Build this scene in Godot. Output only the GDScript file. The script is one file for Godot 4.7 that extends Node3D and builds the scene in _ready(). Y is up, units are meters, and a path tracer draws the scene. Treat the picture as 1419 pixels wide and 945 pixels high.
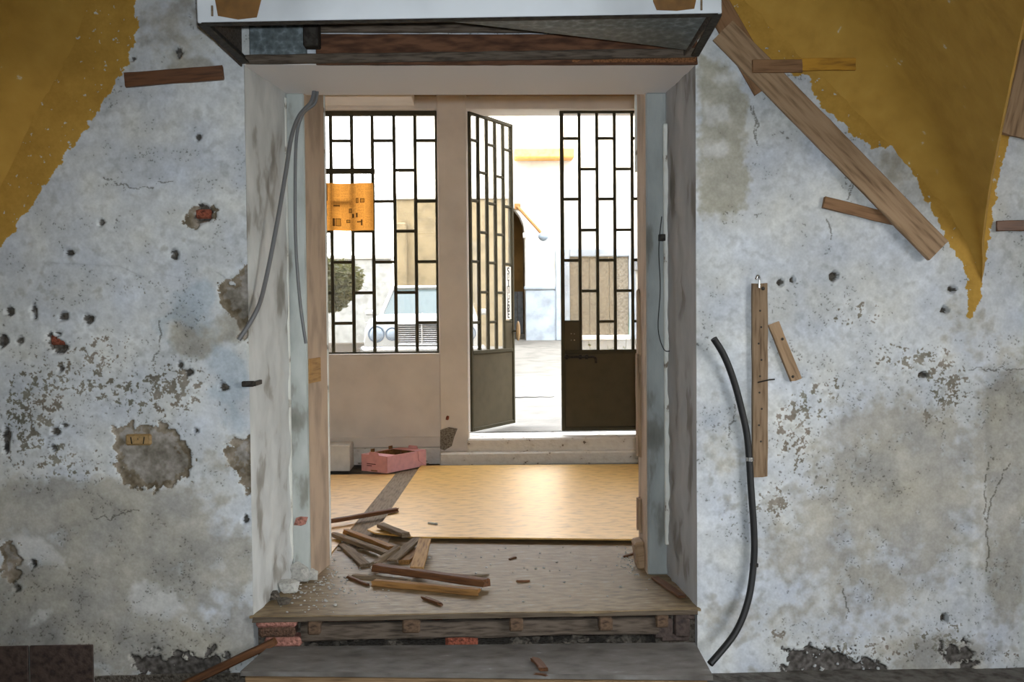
extends Node3D
# Derelict shop doorway photographed from the back room with a camera flash.
# Axes: the plastered wall's face is z = 0, the room of the photographer is z > 0, the shop and the street are z < 0. Metres.

const EYE := Vector3(0.0, 1.46, 4.0)      # lens
const FOCAL := 1400.0                     # focal length in pixels of the 1419 x 945 frame
const THRESH := 0.27                      # top of the threshold plywood
const STREET := 0.48                      # street level outside
const XL := -0.908                        # left arris of the opening in the plastered wall
const XR := 0.862                         # right arris
const SOFFIT := 2.43
const WX0 := -2.3
const WX1 := 2.5
const WY1 := 2.9

var view_basis: Basis
var taken := {}
var M := {}
var T := {}
var box_cache := {}

# ------------------------------------------------------------------ survey: where a sight line of the photograph meets a plane of the building
func sight(px: float, py: float) -> Vector3:
	return view_basis * Vector3((px - 709.5) / FOCAL, -(py - 472.5) / FOCAL, -1.0)
func on_z(px: float, py: float, z: float) -> Vector3:
	var d := sight(px, py)
	return EYE + d * ((z - EYE.z) / d.z)
func on_y(px: float, py: float, y: float) -> Vector3:
	var d := sight(px, py)
	return EYE + d * ((y - EYE.y) / d.y)

# ------------------------------------------------------------------ scene helpers
func numbered(called: String) -> String:
	var n: int = taken.get(called, 0)
	taken[called] = n + 1
	return called if n == 0 else "%s_%03d" % [called, n]
func tag(o: Node, label := "", category := "", group := "", kind := "") -> Node:
	if label: o.set_meta("label", label)
	if category: o.set_meta("category", category)
	if group: o.set_meta("group", group)
	if kind: o.set_meta("kind", kind)
	return o
func thing(called: String, label: String, category: String, at := Vector3.ZERO, group := "") -> Node3D:
	var o := Node3D.new()
	o.name = numbered(called)
	add_child(o)
	o.position = at
	tag(o, label, category, group)
	return o
func setting(called: String, label := "", at := Vector3.ZERO) -> Node3D:
	var o := Node3D.new()
	o.name = numbered(called)
	add_child(o)
	o.position = at
	tag(o, label, "", "", "structure")
	return o
func part(parent: Node, called: String, mesh: Mesh, mat: Material, xf := Transform3D.IDENTITY, label := "") -> MeshInstance3D:
	var o := MeshInstance3D.new()
	o.name = called
	o.mesh = mesh
	o.material_override = mat
	o.transform = xf
	parent.add_child(o, true)
	if label: o.set_meta("label", label)
	return o
func solo(called: String, mesh: Mesh, mat: Material, xf: Transform3D, label: String, category: String, group := "") -> MeshInstance3D:
	var o := MeshInstance3D.new()
	o.name = numbered(called)
	o.mesh = mesh
	o.material_override = mat
	add_child(o)
	o.transform = xf
	tag(o, label, category, group)
	return o
func shell(called: String, mesh: Mesh, mat: Material, xf := Transform3D.IDENTITY, label := "") -> MeshInstance3D:
	var o := MeshInstance3D.new()
	o.name = numbered(called)
	o.mesh = mesh
	o.material_override = mat
	add_child(o)
	o.transform = xf
	tag(o, label, "", "", "structure")
	return o
func at(p: Vector3) -> Transform3D:
	return Transform3D(Basis.IDENTITY, p)
func along(a: Vector3, b: Vector3, up := Vector3.UP) -> Transform3D:      # local x runs a to b, local y leans to up, origin half way
	var x := (b - a).normalized()
	var z := x.cross(up).normalized()
	var y := z.cross(x)
	return Transform3D(Basis(x, y, z), (a + b) * 0.5)
func span(lo: Vector3, hi: Vector3) -> Transform3D:
	return at((lo + hi) * 0.5)

# ------------------------------------------------------------------ mesh helpers
func begin() -> SurfaceTool:
	var st := SurfaceTool.new()
	st.begin(Mesh.PRIMITIVE_TRIANGLES)
	st.set_smooth_group(-1)
	return st
func done(st: SurfaceTool) -> ArrayMesh:
	st.generate_normals()
	return st.commit()
func face(st: SurfaceTool, p: Array, c: Vector3) -> void:                 # flat convex face turned away from c
	var mid := Vector3.ZERO
	for v in p: mid += v
	mid /= p.size()
	var n: Vector3 = (p[2] - p[0]).cross(p[1] - p[0])
	var q := p
	if n.dot(mid - c) < 0.0:
		q = p.duplicate()
		q.reverse()
	for i in range(1, q.size() - 1):
		st.add_vertex(q[0]); st.add_vertex(q[i]); st.add_vertex(q[i + 1])
func add_box(st: SurfaceTool, size: Vector3, ch: float, c := Vector3.ZERO, b := Basis.IDENTITY) -> void:
	var h := size * 0.5
	ch = minf(ch, minf(h.x, minf(h.y, h.z)) * 0.9)
	var p := {}
	for sx in [-1, 1]:
		for sy in [-1, 1]:
			for sz in [-1, 1]:
				p[[sx, sy, sz, 0]] = c + b * Vector3(sx * h.x, sy * (h.y - ch), sz * (h.z - ch))
				p[[sx, sy, sz, 1]] = c + b * Vector3(sx * (h.x - ch), sy * h.y, sz * (h.z - ch))
				p[[sx, sy, sz, 2]] = c + b * Vector3(sx * (h.x - ch), sy * (h.y - ch), sz * h.z)
				if ch > 0.0: face(st, [p[[sx, sy, sz, 0]], p[[sx, sy, sz, 1]], p[[sx, sy, sz, 2]]], c)
	for s in [-1, 1]:
		face(st, [p[[s, -1, -1, 0]], p[[s, 1, -1, 0]], p[[s, 1, 1, 0]], p[[s, -1, 1, 0]]], c)
		face(st, [p[[-1, s, -1, 1]], p[[1, s, -1, 1]], p[[1, s, 1, 1]], p[[-1, s, 1, 1]]], c)
		face(st, [p[[-1, -1, s, 2]], p[[1, -1, s, 2]], p[[1, 1, s, 2]], p[[-1, 1, s, 2]]], c)
		if ch > 0.0:
			for t in [-1, 1]:
				face(st, [p[[s, t, -1, 0]], p[[s, t, 1, 0]], p[[s, t, 1, 1]], p[[s, t, -1, 1]]], c)
				face(st, [p[[s, -1, t, 0]], p[[s, 1, t, 0]], p[[s, 1, t, 2]], p[[s, -1, t, 2]]], c)
				face(st, [p[[-1, s, t, 1]], p[[1, s, t, 1]], p[[1, s, t, 2]], p[[-1, s, t, 2]]], c)
func cbox(size: Vector3, ch := 0.003) -> ArrayMesh:
	var key := [size.snappedf(0.0005), ch]
	if not box_cache.has(key):
		var st := begin()
		add_box(st, size, ch)
		box_cache[key] = done(st)
	return box_cache[key]
func box_part(parent: Node, called: String, lo: Vector3, hi: Vector3, mat: Material, ch := 0.003, label := "") -> MeshInstance3D:
	return part(parent, called, cbox((hi - lo).abs(), ch), mat, span(lo, hi), label)
func extrude(poly: Array, depth: float) -> ArrayMesh:                     # outline in xy, thickness along z
	var st := begin()
	var pts := PackedVector2Array(poly)
	var tri := Geometry2D.triangulate_polygon(pts)
	var d := depth * 0.5
	for i in range(0, tri.size(), 3):
		var a := pts[tri[i]]
		var b := pts[tri[i + 1]]
		var c := pts[tri[i + 2]]
		if (b - a).cross(c - a) > 0.0:
			var t := b
			b = c
			c = t
		for v in [a, b, c]: st.add_vertex(Vector3(v.x, v.y, d))
		for v in [a, c, b]: st.add_vertex(Vector3(v.x, v.y, -d))
	var cw := Geometry2D.is_polygon_clockwise(pts)
	for i in pts.size():
		var a := pts[i]
		var b := pts[(i + 1) % pts.size()]
		if not cw:
			var t := a
			a = b
			b = t
		var q := [Vector3(a.x, a.y, d), Vector3(b.x, b.y, d), Vector3(b.x, b.y, -d), Vector3(a.x, a.y, -d)]
		for k in [0, 3, 2, 0, 2, 1]: st.add_vertex(q[k])
	return done(st)
func slab(points: Array, y0: float, y1: float) -> ArrayMesh:              # outline in xz seen from above, between two heights
	var poly := []
	for p in points: poly.append(Vector2(p.x, -p.z))
	var m := extrude(poly, y1 - y0)
	var st := SurfaceTool.new()
	st.append_from(m, 0, Transform3D(Basis(Vector3.RIGHT, -PI / 2), Vector3(0, (y0 + y1) * 0.5, 0)))
	return st.commit()
func smooth_path(points: Array, steps := 6) -> Array:
	var out := []
	for i in points.size() - 1:
		var a: Vector3 = points[maxi(i - 1, 0)]
		var b: Vector3 = points[i]
		var c: Vector3 = points[i + 1]
		var d: Vector3 = points[mini(i + 2, points.size() - 1)]
		for k in steps: out.append(b.cubic_interpolate(c, a, d, float(k) / steps))
	out.append(points[-1])
	return out
func tube(points: Array, r: float, sides := 10, r_end := -1.0) -> ArrayMesh:
	var st := SurfaceTool.new()
	st.begin(Mesh.PRIMITIVE_TRIANGLES)
	var n := points.size()
	var ref := Vector3(0.31, 0.27, 0.91).normalized()
	for i in n:
		var t: Vector3 = (points[mini(i + 1, n - 1)] - points[maxi(i - 1, 0)]).normalized()
		var u := t.cross(ref).normalized()
		var v := t.cross(u)
		var rr := r if r_end < 0.0 else lerpf(r, r_end, float(i) / (n - 1))
		for k in sides:
			var a := TAU * k / sides
			var nn := u * cos(a) + v * sin(a)
			st.set_normal(nn)
			st.add_vertex(points[i] + nn * rr)
	for i in n - 1:
		for k in sides:
			var a := i * sides + k
			var b := i * sides + (k + 1) % sides
			for q in [a, b + sides, b, a, a + sides, b + sides]: st.add_index(q)
	var base := n * sides
	for e in [0, n - 1]:
		var dir: Vector3 = (points[0] - points[1]).normalized() if e == 0 else (points[n - 1] - points[n - 2]).normalized()
		st.set_normal(dir)
		st.add_vertex(points[e])
		for k in sides:
			var t2: Vector3 = (points[mini(e + 1, n - 1)] - points[maxi(e - 1, 0)]).normalized()
			var u2 := t2.cross(ref).normalized()
			var v2 := t2.cross(u2)
			var rr2 := r if r_end < 0.0 or e == 0 else r_end
			st.set_normal(dir)
			st.add_vertex(points[e] + (u2 * cos(TAU * k / sides) + v2 * sin(TAU * k / sides)) * rr2)
		for k in sides:
			var c1 := base + 1 + k
			var c2 := base + 1 + (k + 1) % sides
			for q in ([base, c1, c2] if e == 0 else [base, c2, c1]): st.add_index(q)
		base += sides + 1
	return st.commit()
func lathe(profile: Array, sides := 20) -> ArrayMesh:                     # profile of Vector2(radius, y)
	var st := begin()
	st.set_smooth_group(1)
	for i in profile.size() - 1:
		var a: Vector2 = profile[i]
		var b: Vector2 = profile[i + 1]
		for k in sides:
			var t0 := TAU * k / sides
			var t1 := TAU * (k + 1) / sides
			var q := [Vector3(a.x * cos(t0), a.y, a.x * sin(t0)), Vector3(a.x * cos(t1), a.y, a.x * sin(t1)), Vector3(b.x * cos(t1), b.y, b.x * sin(t1)), Vector3(b.x * cos(t0), b.y, b.x * sin(t0))]
			for j in [0, 1, 2, 0, 2, 3]: st.add_vertex(q[j])
	return done(st)
func stick(length: float, w: float, t: float, rng_seed: int, jag := 0.02, bow := 0.004) -> ArrayMesh:   # split lath: local x is its length, y its thickness
	var rng := RandomNumberGenerator.new()
	rng.seed = rng_seed
	var st := begin()
	var n := maxi(4, int(length / 0.06))
	var c := minf(w, t) * 0.16
	var shape := [Vector2(-w / 2, -t / 2 + c), Vector2(-w / 2, t / 2 - c), Vector2(-w / 2 + c, t / 2), Vector2(w * 0.1, t / 2), Vector2(w / 2 - c, t / 2), Vector2(w / 2, t / 2 - c), Vector2(w / 2, -t / 2 + c), Vector2(w / 2 - c, -t / 2), Vector2(-w / 2 + c, -t / 2)]
	var rows := []
	var ph := rng.randf() * TAU
	for i in n + 1:
		var row := []
		var f := float(i) / n
		var off := Vector2(sin(f * 3.0 + ph), cos(f * 2.3 + ph)) * bow
		for s in shape:
			var x := (f - 0.5) * length
			if i == 0: x += rng.randf() * jag
			if i == n: x -= rng.randf() * jag
			var j := Vector2(rng.randf_range(-1, 1), rng.randf_range(-1, 1)) * minf(w, t) * 0.05
			row.append(Vector3(x, s.y + off.y * 0.3 + j.y, s.x + off.x + j.x))
		rows.append(row)
	for i in n:
		for k in shape.size():
			var k2 := (k + 1) % shape.size()
			var q := [rows[i][k], rows[i][k2], rows[i + 1][k2], rows[i + 1][k]]
			for j in [0, 2, 1, 0, 3, 2]: st.add_vertex(q[j])
	for e in [0, n]:
		var mid := Vector3.ZERO
		for v in rows[e]: mid += v
		mid /= shape.size()
		mid.x += (rng.randf() - 0.5) * jag
		for k in shape.size():
			var a: Vector3 = rows[e][k]
			var b: Vector3 = rows[e][(k + 1) % shape.size()]
			if e == 0: st.add_vertex(mid); st.add_vertex(b); st.add_vertex(a)
			else: st.add_vertex(mid); st.add_vertex(a); st.add_vertex(b)
	return done(st)
func chunk(size: Vector3, rng_seed: int, rough := 0.25) -> ArrayMesh:      # broken lump
	var rng := RandomNumberGenerator.new()
	rng.seed = rng_seed
	var st := begin()
	add_chunk(st, size, Vector3.ZERO, Basis.IDENTITY, rng, rough)
	return done(st)
func add_chunk(st: SurfaceTool, size: Vector3, c: Vector3, b: Basis, rng: RandomNumberGenerator, rough: float) -> void:
	var v := []
	var raw := [Vector3(0, 1, 0), Vector3(0, -1, 0)]
	for k in 5: raw.append(Vector3(cos(TAU * k / 5.0), 0.55, sin(TAU * k / 5.0)))
	for k in 5: raw.append(Vector3(cos(TAU * (k + 0.5) / 5.0), -0.55, sin(TAU * (k + 0.5) / 5.0)))
	for r in raw:
		var s: Vector3 = r * (1.0 + rng.randf_range(-rough, rough)) * size * 0.5
		v.append(c + b * s)
	for k in 5:
		var k2 := (k + 1) % 5
		face(st, [v[0], v[2 + k], v[2 + k2]], c)
		face(st, [v[2 + k], v[7 + k], v[2 + k2]], c)
		face(st, [v[2 + k2], v[7 + k], v[7 + k2]], c)
		face(st, [v[1], v[7 + k], v[7 + k2]], c)

# ------------------------------------------------------------------ textures and materials
func noise_tex(rng_seed: int, freq: float, stops: Array, octaves := 4, kind := FastNoiseLite.TYPE_SIMPLEX_SMOOTH, size := 512) -> NoiseTexture2D:
	var n := FastNoiseLite.new()
	n.seed = rng_seed
	n.noise_type = kind
	n.frequency = freq
	n.fractal_octaves = octaves
	var g := Gradient.new()
	var offs := PackedFloat32Array()
	var cols := PackedColorArray()
	for s in stops:
		offs.append(s[0])
		cols.append(s[1])
	g.offsets = offs
	g.colors = cols
	var t := NoiseTexture2D.new()
	t.width = size
	t.height = size
	t.seamless = true
	t.noise = n
	t.color_ramp = g
	return t
func grey(v: float) -> Color:
	return Color(v, v, v)
func mat(color: Color, rough := 0.8, tex: Texture2D = null, scale := Vector3.ONE, bump: Texture2D = null, bump_cm := 0.0, metal := 0.0) -> StandardMaterial3D:
	var m := StandardMaterial3D.new()
	m.albedo_color = color
	m.roughness = rough
	m.metallic = metal
	if tex or bump:
		m.uv1_triplanar = true
		m.uv1_triplanar_sharpness = 4.0
		m.uv1_scale = scale
	if tex: m.albedo_texture = tex
	if bump:
		m.heightmap_enabled = true
		m.heightmap_texture = bump
		m.heightmap_scale = bump_cm
	return m
func make_materials() -> void:
	T.grain = noise_tex(3, 0.012, [[0.0, Color(0.62, 0.58, 0.54)], [0.35, Color(0.86, 0.84, 0.81)], [0.55, Color(0.94, 0.93, 0.92)], [1.0, Color(1, 1, 1)]], 5)
	T.blotch = noise_tex(5, 0.012, [[0.0, grey(0.80)], [0.4, grey(0.92)], [0.6, grey(0.97)], [1.0, grey(1.0)]], 5)
	T.soft = noise_tex(6, 0.010, [[0.0, grey(0.92)], [0.5, grey(0.97)], [1.0, grey(1.0)]], 5)
	T.dirt = noise_tex(8, 0.02, [[0.0, Color(0.46, 0.44, 0.42)], [0.35, Color(0.78, 0.76, 0.74)], [0.6, Color(0.94, 0.94, 0.94)], [1.0, Color(1, 1, 1)]], 6)
	T.fine = noise_tex(11, 0.09, [[0.0, grey(0.0)], [1.0, grey(1.0)]], 4)
	T.rough = noise_tex(13, 0.03, [[0.0, grey(0.0)], [1.0, grey(1.0)]], 6)
	T.plaster = noise_tex(17, 0.010, [[0.0, Color(0.62, 0.61, 0.58)], [0.24, Color(0.74, 0.73, 0.71)], [0.36, Color(0.88, 0.89, 0.89)], [0.7, Color(0.95, 0.96, 0.96)], [1.0, Color(1, 1, 1)]], 6)
	T.flake = noise_tex(19, 0.016, [[0.0, Color(0.40, 0.34, 0.28)], [0.15, Color(0.55, 0.50, 0.45)], [0.19, Color(0.93, 0.92, 0.91)], [0.45, Color(0.97, 0.97, 0.97)], [1.0, Color(1, 1, 1)]], 6)
	T.ply = noise_tex(23, 0.018, [[0.0, Color(0.76, 0.73, 0.69)], [0.3, Color(0.89, 0.875, 0.86)], [0.5, Color(0.95, 0.945, 0.94)], [1.0, Color(1, 1, 1)]], 5)
	T.flecked = noise_tex(37, 0.014, [[0.0, Color(0.55, 0.5, 0.45)], [0.5, Color(0.85, 0.83, 0.8)], [0.74, Color(1, 1, 1)], [0.76, Color(1.0, 1.0, 1.0)], [1.0, Color(1, 1, 1)]], 5)
	T.rust = noise_tex(29, 0.02, [[0.0, Color(0.45, 0.32, 0.22)], [0.4, Color(0.72, 0.66, 0.60)], [0.6, Color(0.95, 0.95, 0.95)], [1.0, Color(1, 1, 1)]], 5)
	T.zinc = noise_tex(31, 0.03, [[0.0, Color(0.55, 0.57, 0.58)], [0.5, Color(0.75, 0.77, 0.78)], [0.75, Color(0.95, 0.97, 1.0)], [1.0, Color(1, 1, 1)]], 4, FastNoiseLite.TYPE_CELLULAR)
	T.worn = noise_tex(43, 0.02, [[0.0, Color(0.42, 0.34, 0.24)], [0.35, Color(0.56, 0.47, 0.34)], [0.6, Color(0.61, 0.52, 0.38)], [0.8, Color(0.64, 0.57, 0.45)], [0.92, Color(0.68, 0.64, 0.57)], [1.0, Color(0.74, 0.72, 0.69)]], 6)
	T.dusty = noise_tex(47, 0.016, [[0.0, Color(0.33, 0.31, 0.29)], [0.4, Color(0.42, 0.40, 0.375)], [0.7, Color(0.46, 0.44, 0.42)], [0.86, Color(0.50, 0.49, 0.475)], [0.93, Color(0.66, 0.66, 0.65)], [1.0, Color(0.72, 0.72, 0.72)]], 6)
	# plaster and walls
	M.reveal = mat(Color(0.86, 0.86, 0.85), 0.95, T.plaster, Vector3(0.9, 0.45, 0.9), T.rough, 0.12)
	M.reveal_grey_shade = mat(Color(0.72, 0.71, 0.71), 0.95, T.plaster, Vector3(0.9, 0.35, 0.9), T.rough, 0.12)  # shade from its angle partly painted into this darker grey
	M.room = mat(Color(0.88, 0.87, 0.84), 0.95, T.plaster, Vector3(0.4, 0.4, 0.4))
	T.distemper = noise_tex(41, 0.02, [[0.0, Color(0.655, 0.50, 0.19)], [0.4, Color(0.70, 0.54, 0.215)], [0.7, Color(0.72, 0.56, 0.23)], [0.90, Color(0.73, 0.575, 0.25)], [0.93, Color(0.80, 0.77, 0.70)], [1.0, Color(0.82, 0.80, 0.76)]], 6)
	M.yellow = mat(Color.WHITE, 0.85, T.distemper, Vector3(0.8, 0.8, 0.8), T.rough, 0.25)
	M.cream = mat(Color(0.90, 0.865, 0.83), 0.7, T.soft, Vector3(0.6, 0.6, 0.6))
	M.cream_flaked = mat(Color(0.90, 0.88, 0.85), 0.8, T.flake, Vector3(1.1, 1.6, 1.1), T.rough, 0.5)
	M.shop = mat(Color(0.90, 0.84, 0.74), 0.9, T.blotch, Vector3(0.4, 0.4, 0.4))
	M.ochre_board = mat(Color(0.62, 0.47, 0.28), 0.8, T.grain, Vector3(0.6, 5, 5))
	M.floor = mat(Color(0.42, 0.40, 0.37), 0.95, T.dirt, Vector3(1.2, 1.2, 1.2), T.rough, 0.8)
	M.shop_floor = mat(Color(0.46, 0.42, 0.36), 0.85, T.dirt, Vector3(0.9, 0.9, 0.9))
	M.brick = mat(Color(0.62, 0.34, 0.25), 0.95, T.dirt, Vector3(5, 5, 5), T.rough, 0.5)
	M.brick_pale = mat(Color(0.72, 0.50, 0.44), 0.95, T.dirt, Vector3(4, 4, 4), T.rough, 0.5)
	M.brick_dirty = mat(Color(0.42, 0.31, 0.24), 0.95, T.dirt, Vector3(6, 6, 6), T.rough, 0.6)
	M.mortar = mat(Color(0.42, 0.39, 0.35), 1.0, T.dirt, Vector3(4, 4, 4), T.rough, 0.8)
	M.bare_mortar = mat(Color(0.58, 0.55, 0.50), 1.0, T.dirt, Vector3(5, 5, 5), T.rough, 0.4)
	M.tile = mat(Color(0.30, 0.24, 0.21), 0.7, T.dirt, Vector3(2.5, 2.5, 2.5), T.rough, 0.2)
	M.rubble = mat(Color(0.80, 0.79, 0.76), 1.0, T.blotch, Vector3(8, 8, 8), T.rough, 0.4)
	# timber
	M.beam = mat(Color(0.65, 0.54, 0.42), 0.8, T.grain, Vector3(0.6, 6, 6), T.grain, 0.15)
	M.beam_red = mat(Color(0.56, 0.42, 0.29), 0.8, T.grain, Vector3(0.7, 8, 8), T.grain, 0.15)
	M.lath_dark = mat(Color(0.44, 0.28, 0.15), 0.75, T.grain, Vector3(0.8, 9, 9), T.grain, 0.15)
	M.varnished = mat(Color(0.42, 0.27, 0.16), 0.5, T.grain, Vector3(0.9, 10, 10), T.grain, 0.08)
	M.lath_tan = mat(Color(0.72, 0.56, 0.34), 0.8, T.grain, Vector3(0.8, 9, 9), T.grain, 0.15)
	M.lath_orange = mat(Color(0.62, 0.45, 0.24), 0.75, T.grain, Vector3(0.8, 9, 9), T.grain, 0.15)
	M.lath_grey = mat(Color(0.52, 0.45, 0.36), 0.9, T.grain, Vector3(0.8, 9, 9), T.grain, 0.15)
	M.painted_board = mat(Color(0.76, 0.56, 0.17), 0.8, T.grain, Vector3(0.9, 5, 5))
	M.strip = mat(Color(0.55, 0.46, 0.36), 0.85, T.grain, Vector3(0.8, 9, 9), T.grain, 0.2)
	M.ply = mat(Color(0.87, 0.69, 0.37), 0.40, T.ply, Vector3(0.9, 2.4, 2.0), T.rough, 0.06, 0.15)
	M.ply_left = mat(Color(0.85, 0.67, 0.39), 0.5, T.ply, Vector3(0.9, 2.4, 2.0), T.rough, 0.06)
	M.thresh = mat(Color(0.88, 0.87, 0.85), 0.6, T.worn, Vector3(0.9, 2.0, 2.2), T.fine, 0.08)
	M.ply_edge = mat(Color(0.40, 0.35, 0.29), 0.9, T.grain, Vector3(0.8, 12, 12))
	M.step = mat(Color.WHITE, 0.85, T.dusty, Vector3(0.8, 1.4, 1.4), T.fine, 0.1)
	M.step_edge = mat(Color(0.58, 0.47, 0.34), 0.9, T.grain, Vector3(0.8, 12, 12))
	M.old_beam = mat(Color(0.40, 0.35, 0.30), 0.9, T.dirt, Vector3(0.8, 6, 6), T.grain, 0.4)
	M.old_red = mat(Color(0.42, 0.28, 0.19), 0.9, T.flecked, Vector3(0.9, 4, 4), T.grain, 0.3)
	M.joist = mat(Color(0.42, 0.33, 0.25), 0.9, T.dirt, Vector3(3, 5, 5), T.grain, 0.3)
	M.lining = mat(Color(0.76, 0.67, 0.58), 0.85, T.blotch, Vector3(1.2, 0.5, 1.2))
	M.frame_green = mat(Color(0.76, 0.77, 0.75), 0.85, T.plaster, Vector3(1.2, 0.5, 1.2), T.rough, 0.3)
	M.frame_grey = mat(Color(0.64, 0.65, 0.64), 0.85, T.plaster, Vector3(1.2, 0.4, 1.2), T.rough, 0.4)
	M.white_strip = mat(Color(0.86, 0.86, 0.83), 0.6, T.flake, Vector3(1.5, 0.9, 1.5))
	M.particle = mat(Color(0.62, 0.42, 0.26), 1.0, T.dirt, Vector3(9, 9, 9), T.fine, 0.3)
	M.soffit = mat(Color(0.92, 0.90, 0.89), 0.6)
	# metal, glass, plastic
	M.sign = mat(Color(0.90, 0.92, 0.94), 0.45, T.blotch, Vector3(0.2, 0.2, 0.2))
	M.tape = mat(Color(0.50, 0.35, 0.16), 0.5, T.blotch, Vector3(2, 2, 2))
	M.angle = mat(Color(0.22, 0.20, 0.17), 0.7, T.rust, Vector3(3, 3, 3), null, 0.0, 0.3)
	M.zinc = mat(Color(0.55, 0.58, 0.58), 0.5, T.zinc, Vector3(2, 2, 2), null, 0.0, 0.5)
	M.steel = mat(Color(0.345, 0.315, 0.25), 0.7, T.soft, Vector3(1.5, 1.5, 1.5))
	M.steel_dark = mat(Color(0.29, 0.27, 0.21), 0.7, T.soft, Vector3(2, 2, 2))
	M.steel.metallic_specular = 0.2
	M.steel_dark.metallic_specular = 0.2
	M.chrome = mat(Color(0.75, 0.75, 0.75), 0.25, null, Vector3.ONE, null, 0.0, 1.0)
	M.glass = mat(Color(0.95, 0.97, 0.96, 0.05), 0.02)
	M.glass.transparency = BaseMaterial3D.TRANSPARENCY_ALPHA
	M.dusty_glass = mat(Color(0.86, 0.80, 0.68, 0.22), 0.02)
	M.dusty_glass.transparency = BaseMaterial3D.TRANSPARENCY_ALPHA
	M.rubber = mat(Color(0.10, 0.10, 0.10), 0.55, T.blotch, Vector3(4, 4, 4))
	M.cable = mat(Color(0.42, 0.42, 0.42), 0.5)
	M.bakelite = mat(Color(0.62, 0.50, 0.32), 0.5, T.blotch, Vector3(8, 8, 8))
	M.hole = mat(Color(0.10, 0.09, 0.08), 1.0)
	M.white_card = mat(Color(0.91, 0.90, 0.88), 0.8, T.soft, Vector3(2, 2, 2))
	M.pink = mat(Color(0.90, 0.66, 0.66), 0.8, T.soft, Vector3(3, 3, 3))
	M.card_brown = mat(Color(0.62, 0.44, 0.24), 0.9, T.grain, Vector3(4, 4, 4))
	M.knob = mat(Color(0.72, 0.60, 0.44), 0.6, T.blotch, Vector3(10, 10, 10))
	# outdoors
	M.asphalt = mat(Color(0.415, 0.40, 0.37), 0.95, T.blotch, Vector3(0.35, 0.35, 0.35), T.fine, 0.4)
	M.white_house = mat(Color(0.92, 0.90, 0.86), 0.95, T.blotch, Vector3(0.15, 0.15, 0.15))
	M.wainscot = mat(Color(0.66, 0.70, 0.74), 0.9, T.blotch, Vector3(0.3, 0.3, 0.3))
	M.shadow_tan = mat(Color(0.53, 0.465, 0.345), 0.95, T.blotch, Vector3(0.5, 0.5, 0.5))  # tan stands for a cast shadow on the facade opposite
	M.garden_wall = mat(Color(0.62, 0.62, 0.60), 0.95, T.blotch, Vector3(0.9, 0.9, 0.9))
	M.ochre_wall = mat(Color(0.56, 0.43, 0.24), 0.95, T.blotch, Vector3(0.3, 0.3, 0.3))
	M.gate_grey = mat(Color(0.52, 0.54, 0.56), 0.7, T.blotch, Vector3(1, 1, 1))
	M.dust_door = mat(Color(0.49, 0.45, 0.38), 0.6, T.dirt, Vector3(1.2, 1.2, 1.2))
	M.eave = mat(Color(0.82, 0.60, 0.32), 0.9, T.blotch, Vector3(1, 1, 1))
	M.car_white = mat(Color(0.60, 0.60, 0.59), 0.5)
	M.car_white.clearcoat_enabled = true
	M.car_white.clearcoat = 0.2
	M.car_glass = mat(Color(0.30, 0.34, 0.34), 0.08)
	M.car_dark = mat(Color(0.14, 0.14, 0.14), 0.6)
	M.lamp_glass = mat(Color(0.52, 0.57, 0.62), 0.3)
	M.bezel = mat(Color(0.30, 0.37, 0.45), 0.5)
	M.car_glass.metallic_specular = 0.25
	M.leaf = mat(Color(0.21, 0.21, 0.09), 0.7)
	M.leaf.backlight_enabled = true
	M.leaf.backlight = Color(0.30, 0.30, 0.12)
	M.bark = mat(Color(0.32, 0.26, 0.20), 0.95, T.dirt, Vector3(3, 3, 3))
	M.green_pipe = mat(Color(0.30, 0.48, 0.36), 0.6)
	make_prints()
func make_prints() -> void:
	# newspaper: columns of grey print, headlines, pictures; light shining through painted as brown
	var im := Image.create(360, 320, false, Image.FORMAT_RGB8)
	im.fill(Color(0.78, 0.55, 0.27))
	var rng := RandomNumberGenerator.new()
	rng.seed = 77
	for col in 7:
		var y := 8
		while y < 308:
			if rng.randf() < 0.90:
				for k in 9:
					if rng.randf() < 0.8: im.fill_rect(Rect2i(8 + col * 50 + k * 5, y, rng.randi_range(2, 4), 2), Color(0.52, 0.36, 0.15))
			y += 5
	for r in [[68, 10, 6, 110], [30, 140, 40, 16], [26, 176, 44, 44], [110, 146, 40, 10], [104, 236, 14, 52], [122, 236, 34, 52], [250, 100, 16, 34], [276, 104, 28, 28], [206, 170, 18, 30], [226, 206, 12, 26], [250, 200, 10, 30], [190, 244, 24, 22], [256, 256, 34, 10], [280, 246, 10, 40]]:
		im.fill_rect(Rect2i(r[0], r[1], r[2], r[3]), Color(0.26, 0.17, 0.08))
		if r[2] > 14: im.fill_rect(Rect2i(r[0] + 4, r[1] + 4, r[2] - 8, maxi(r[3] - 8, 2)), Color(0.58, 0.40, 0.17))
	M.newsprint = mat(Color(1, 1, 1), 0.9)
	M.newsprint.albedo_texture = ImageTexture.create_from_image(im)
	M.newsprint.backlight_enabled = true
	M.newsprint.backlight = Color(1.0, 0.95, 0.85)

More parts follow.
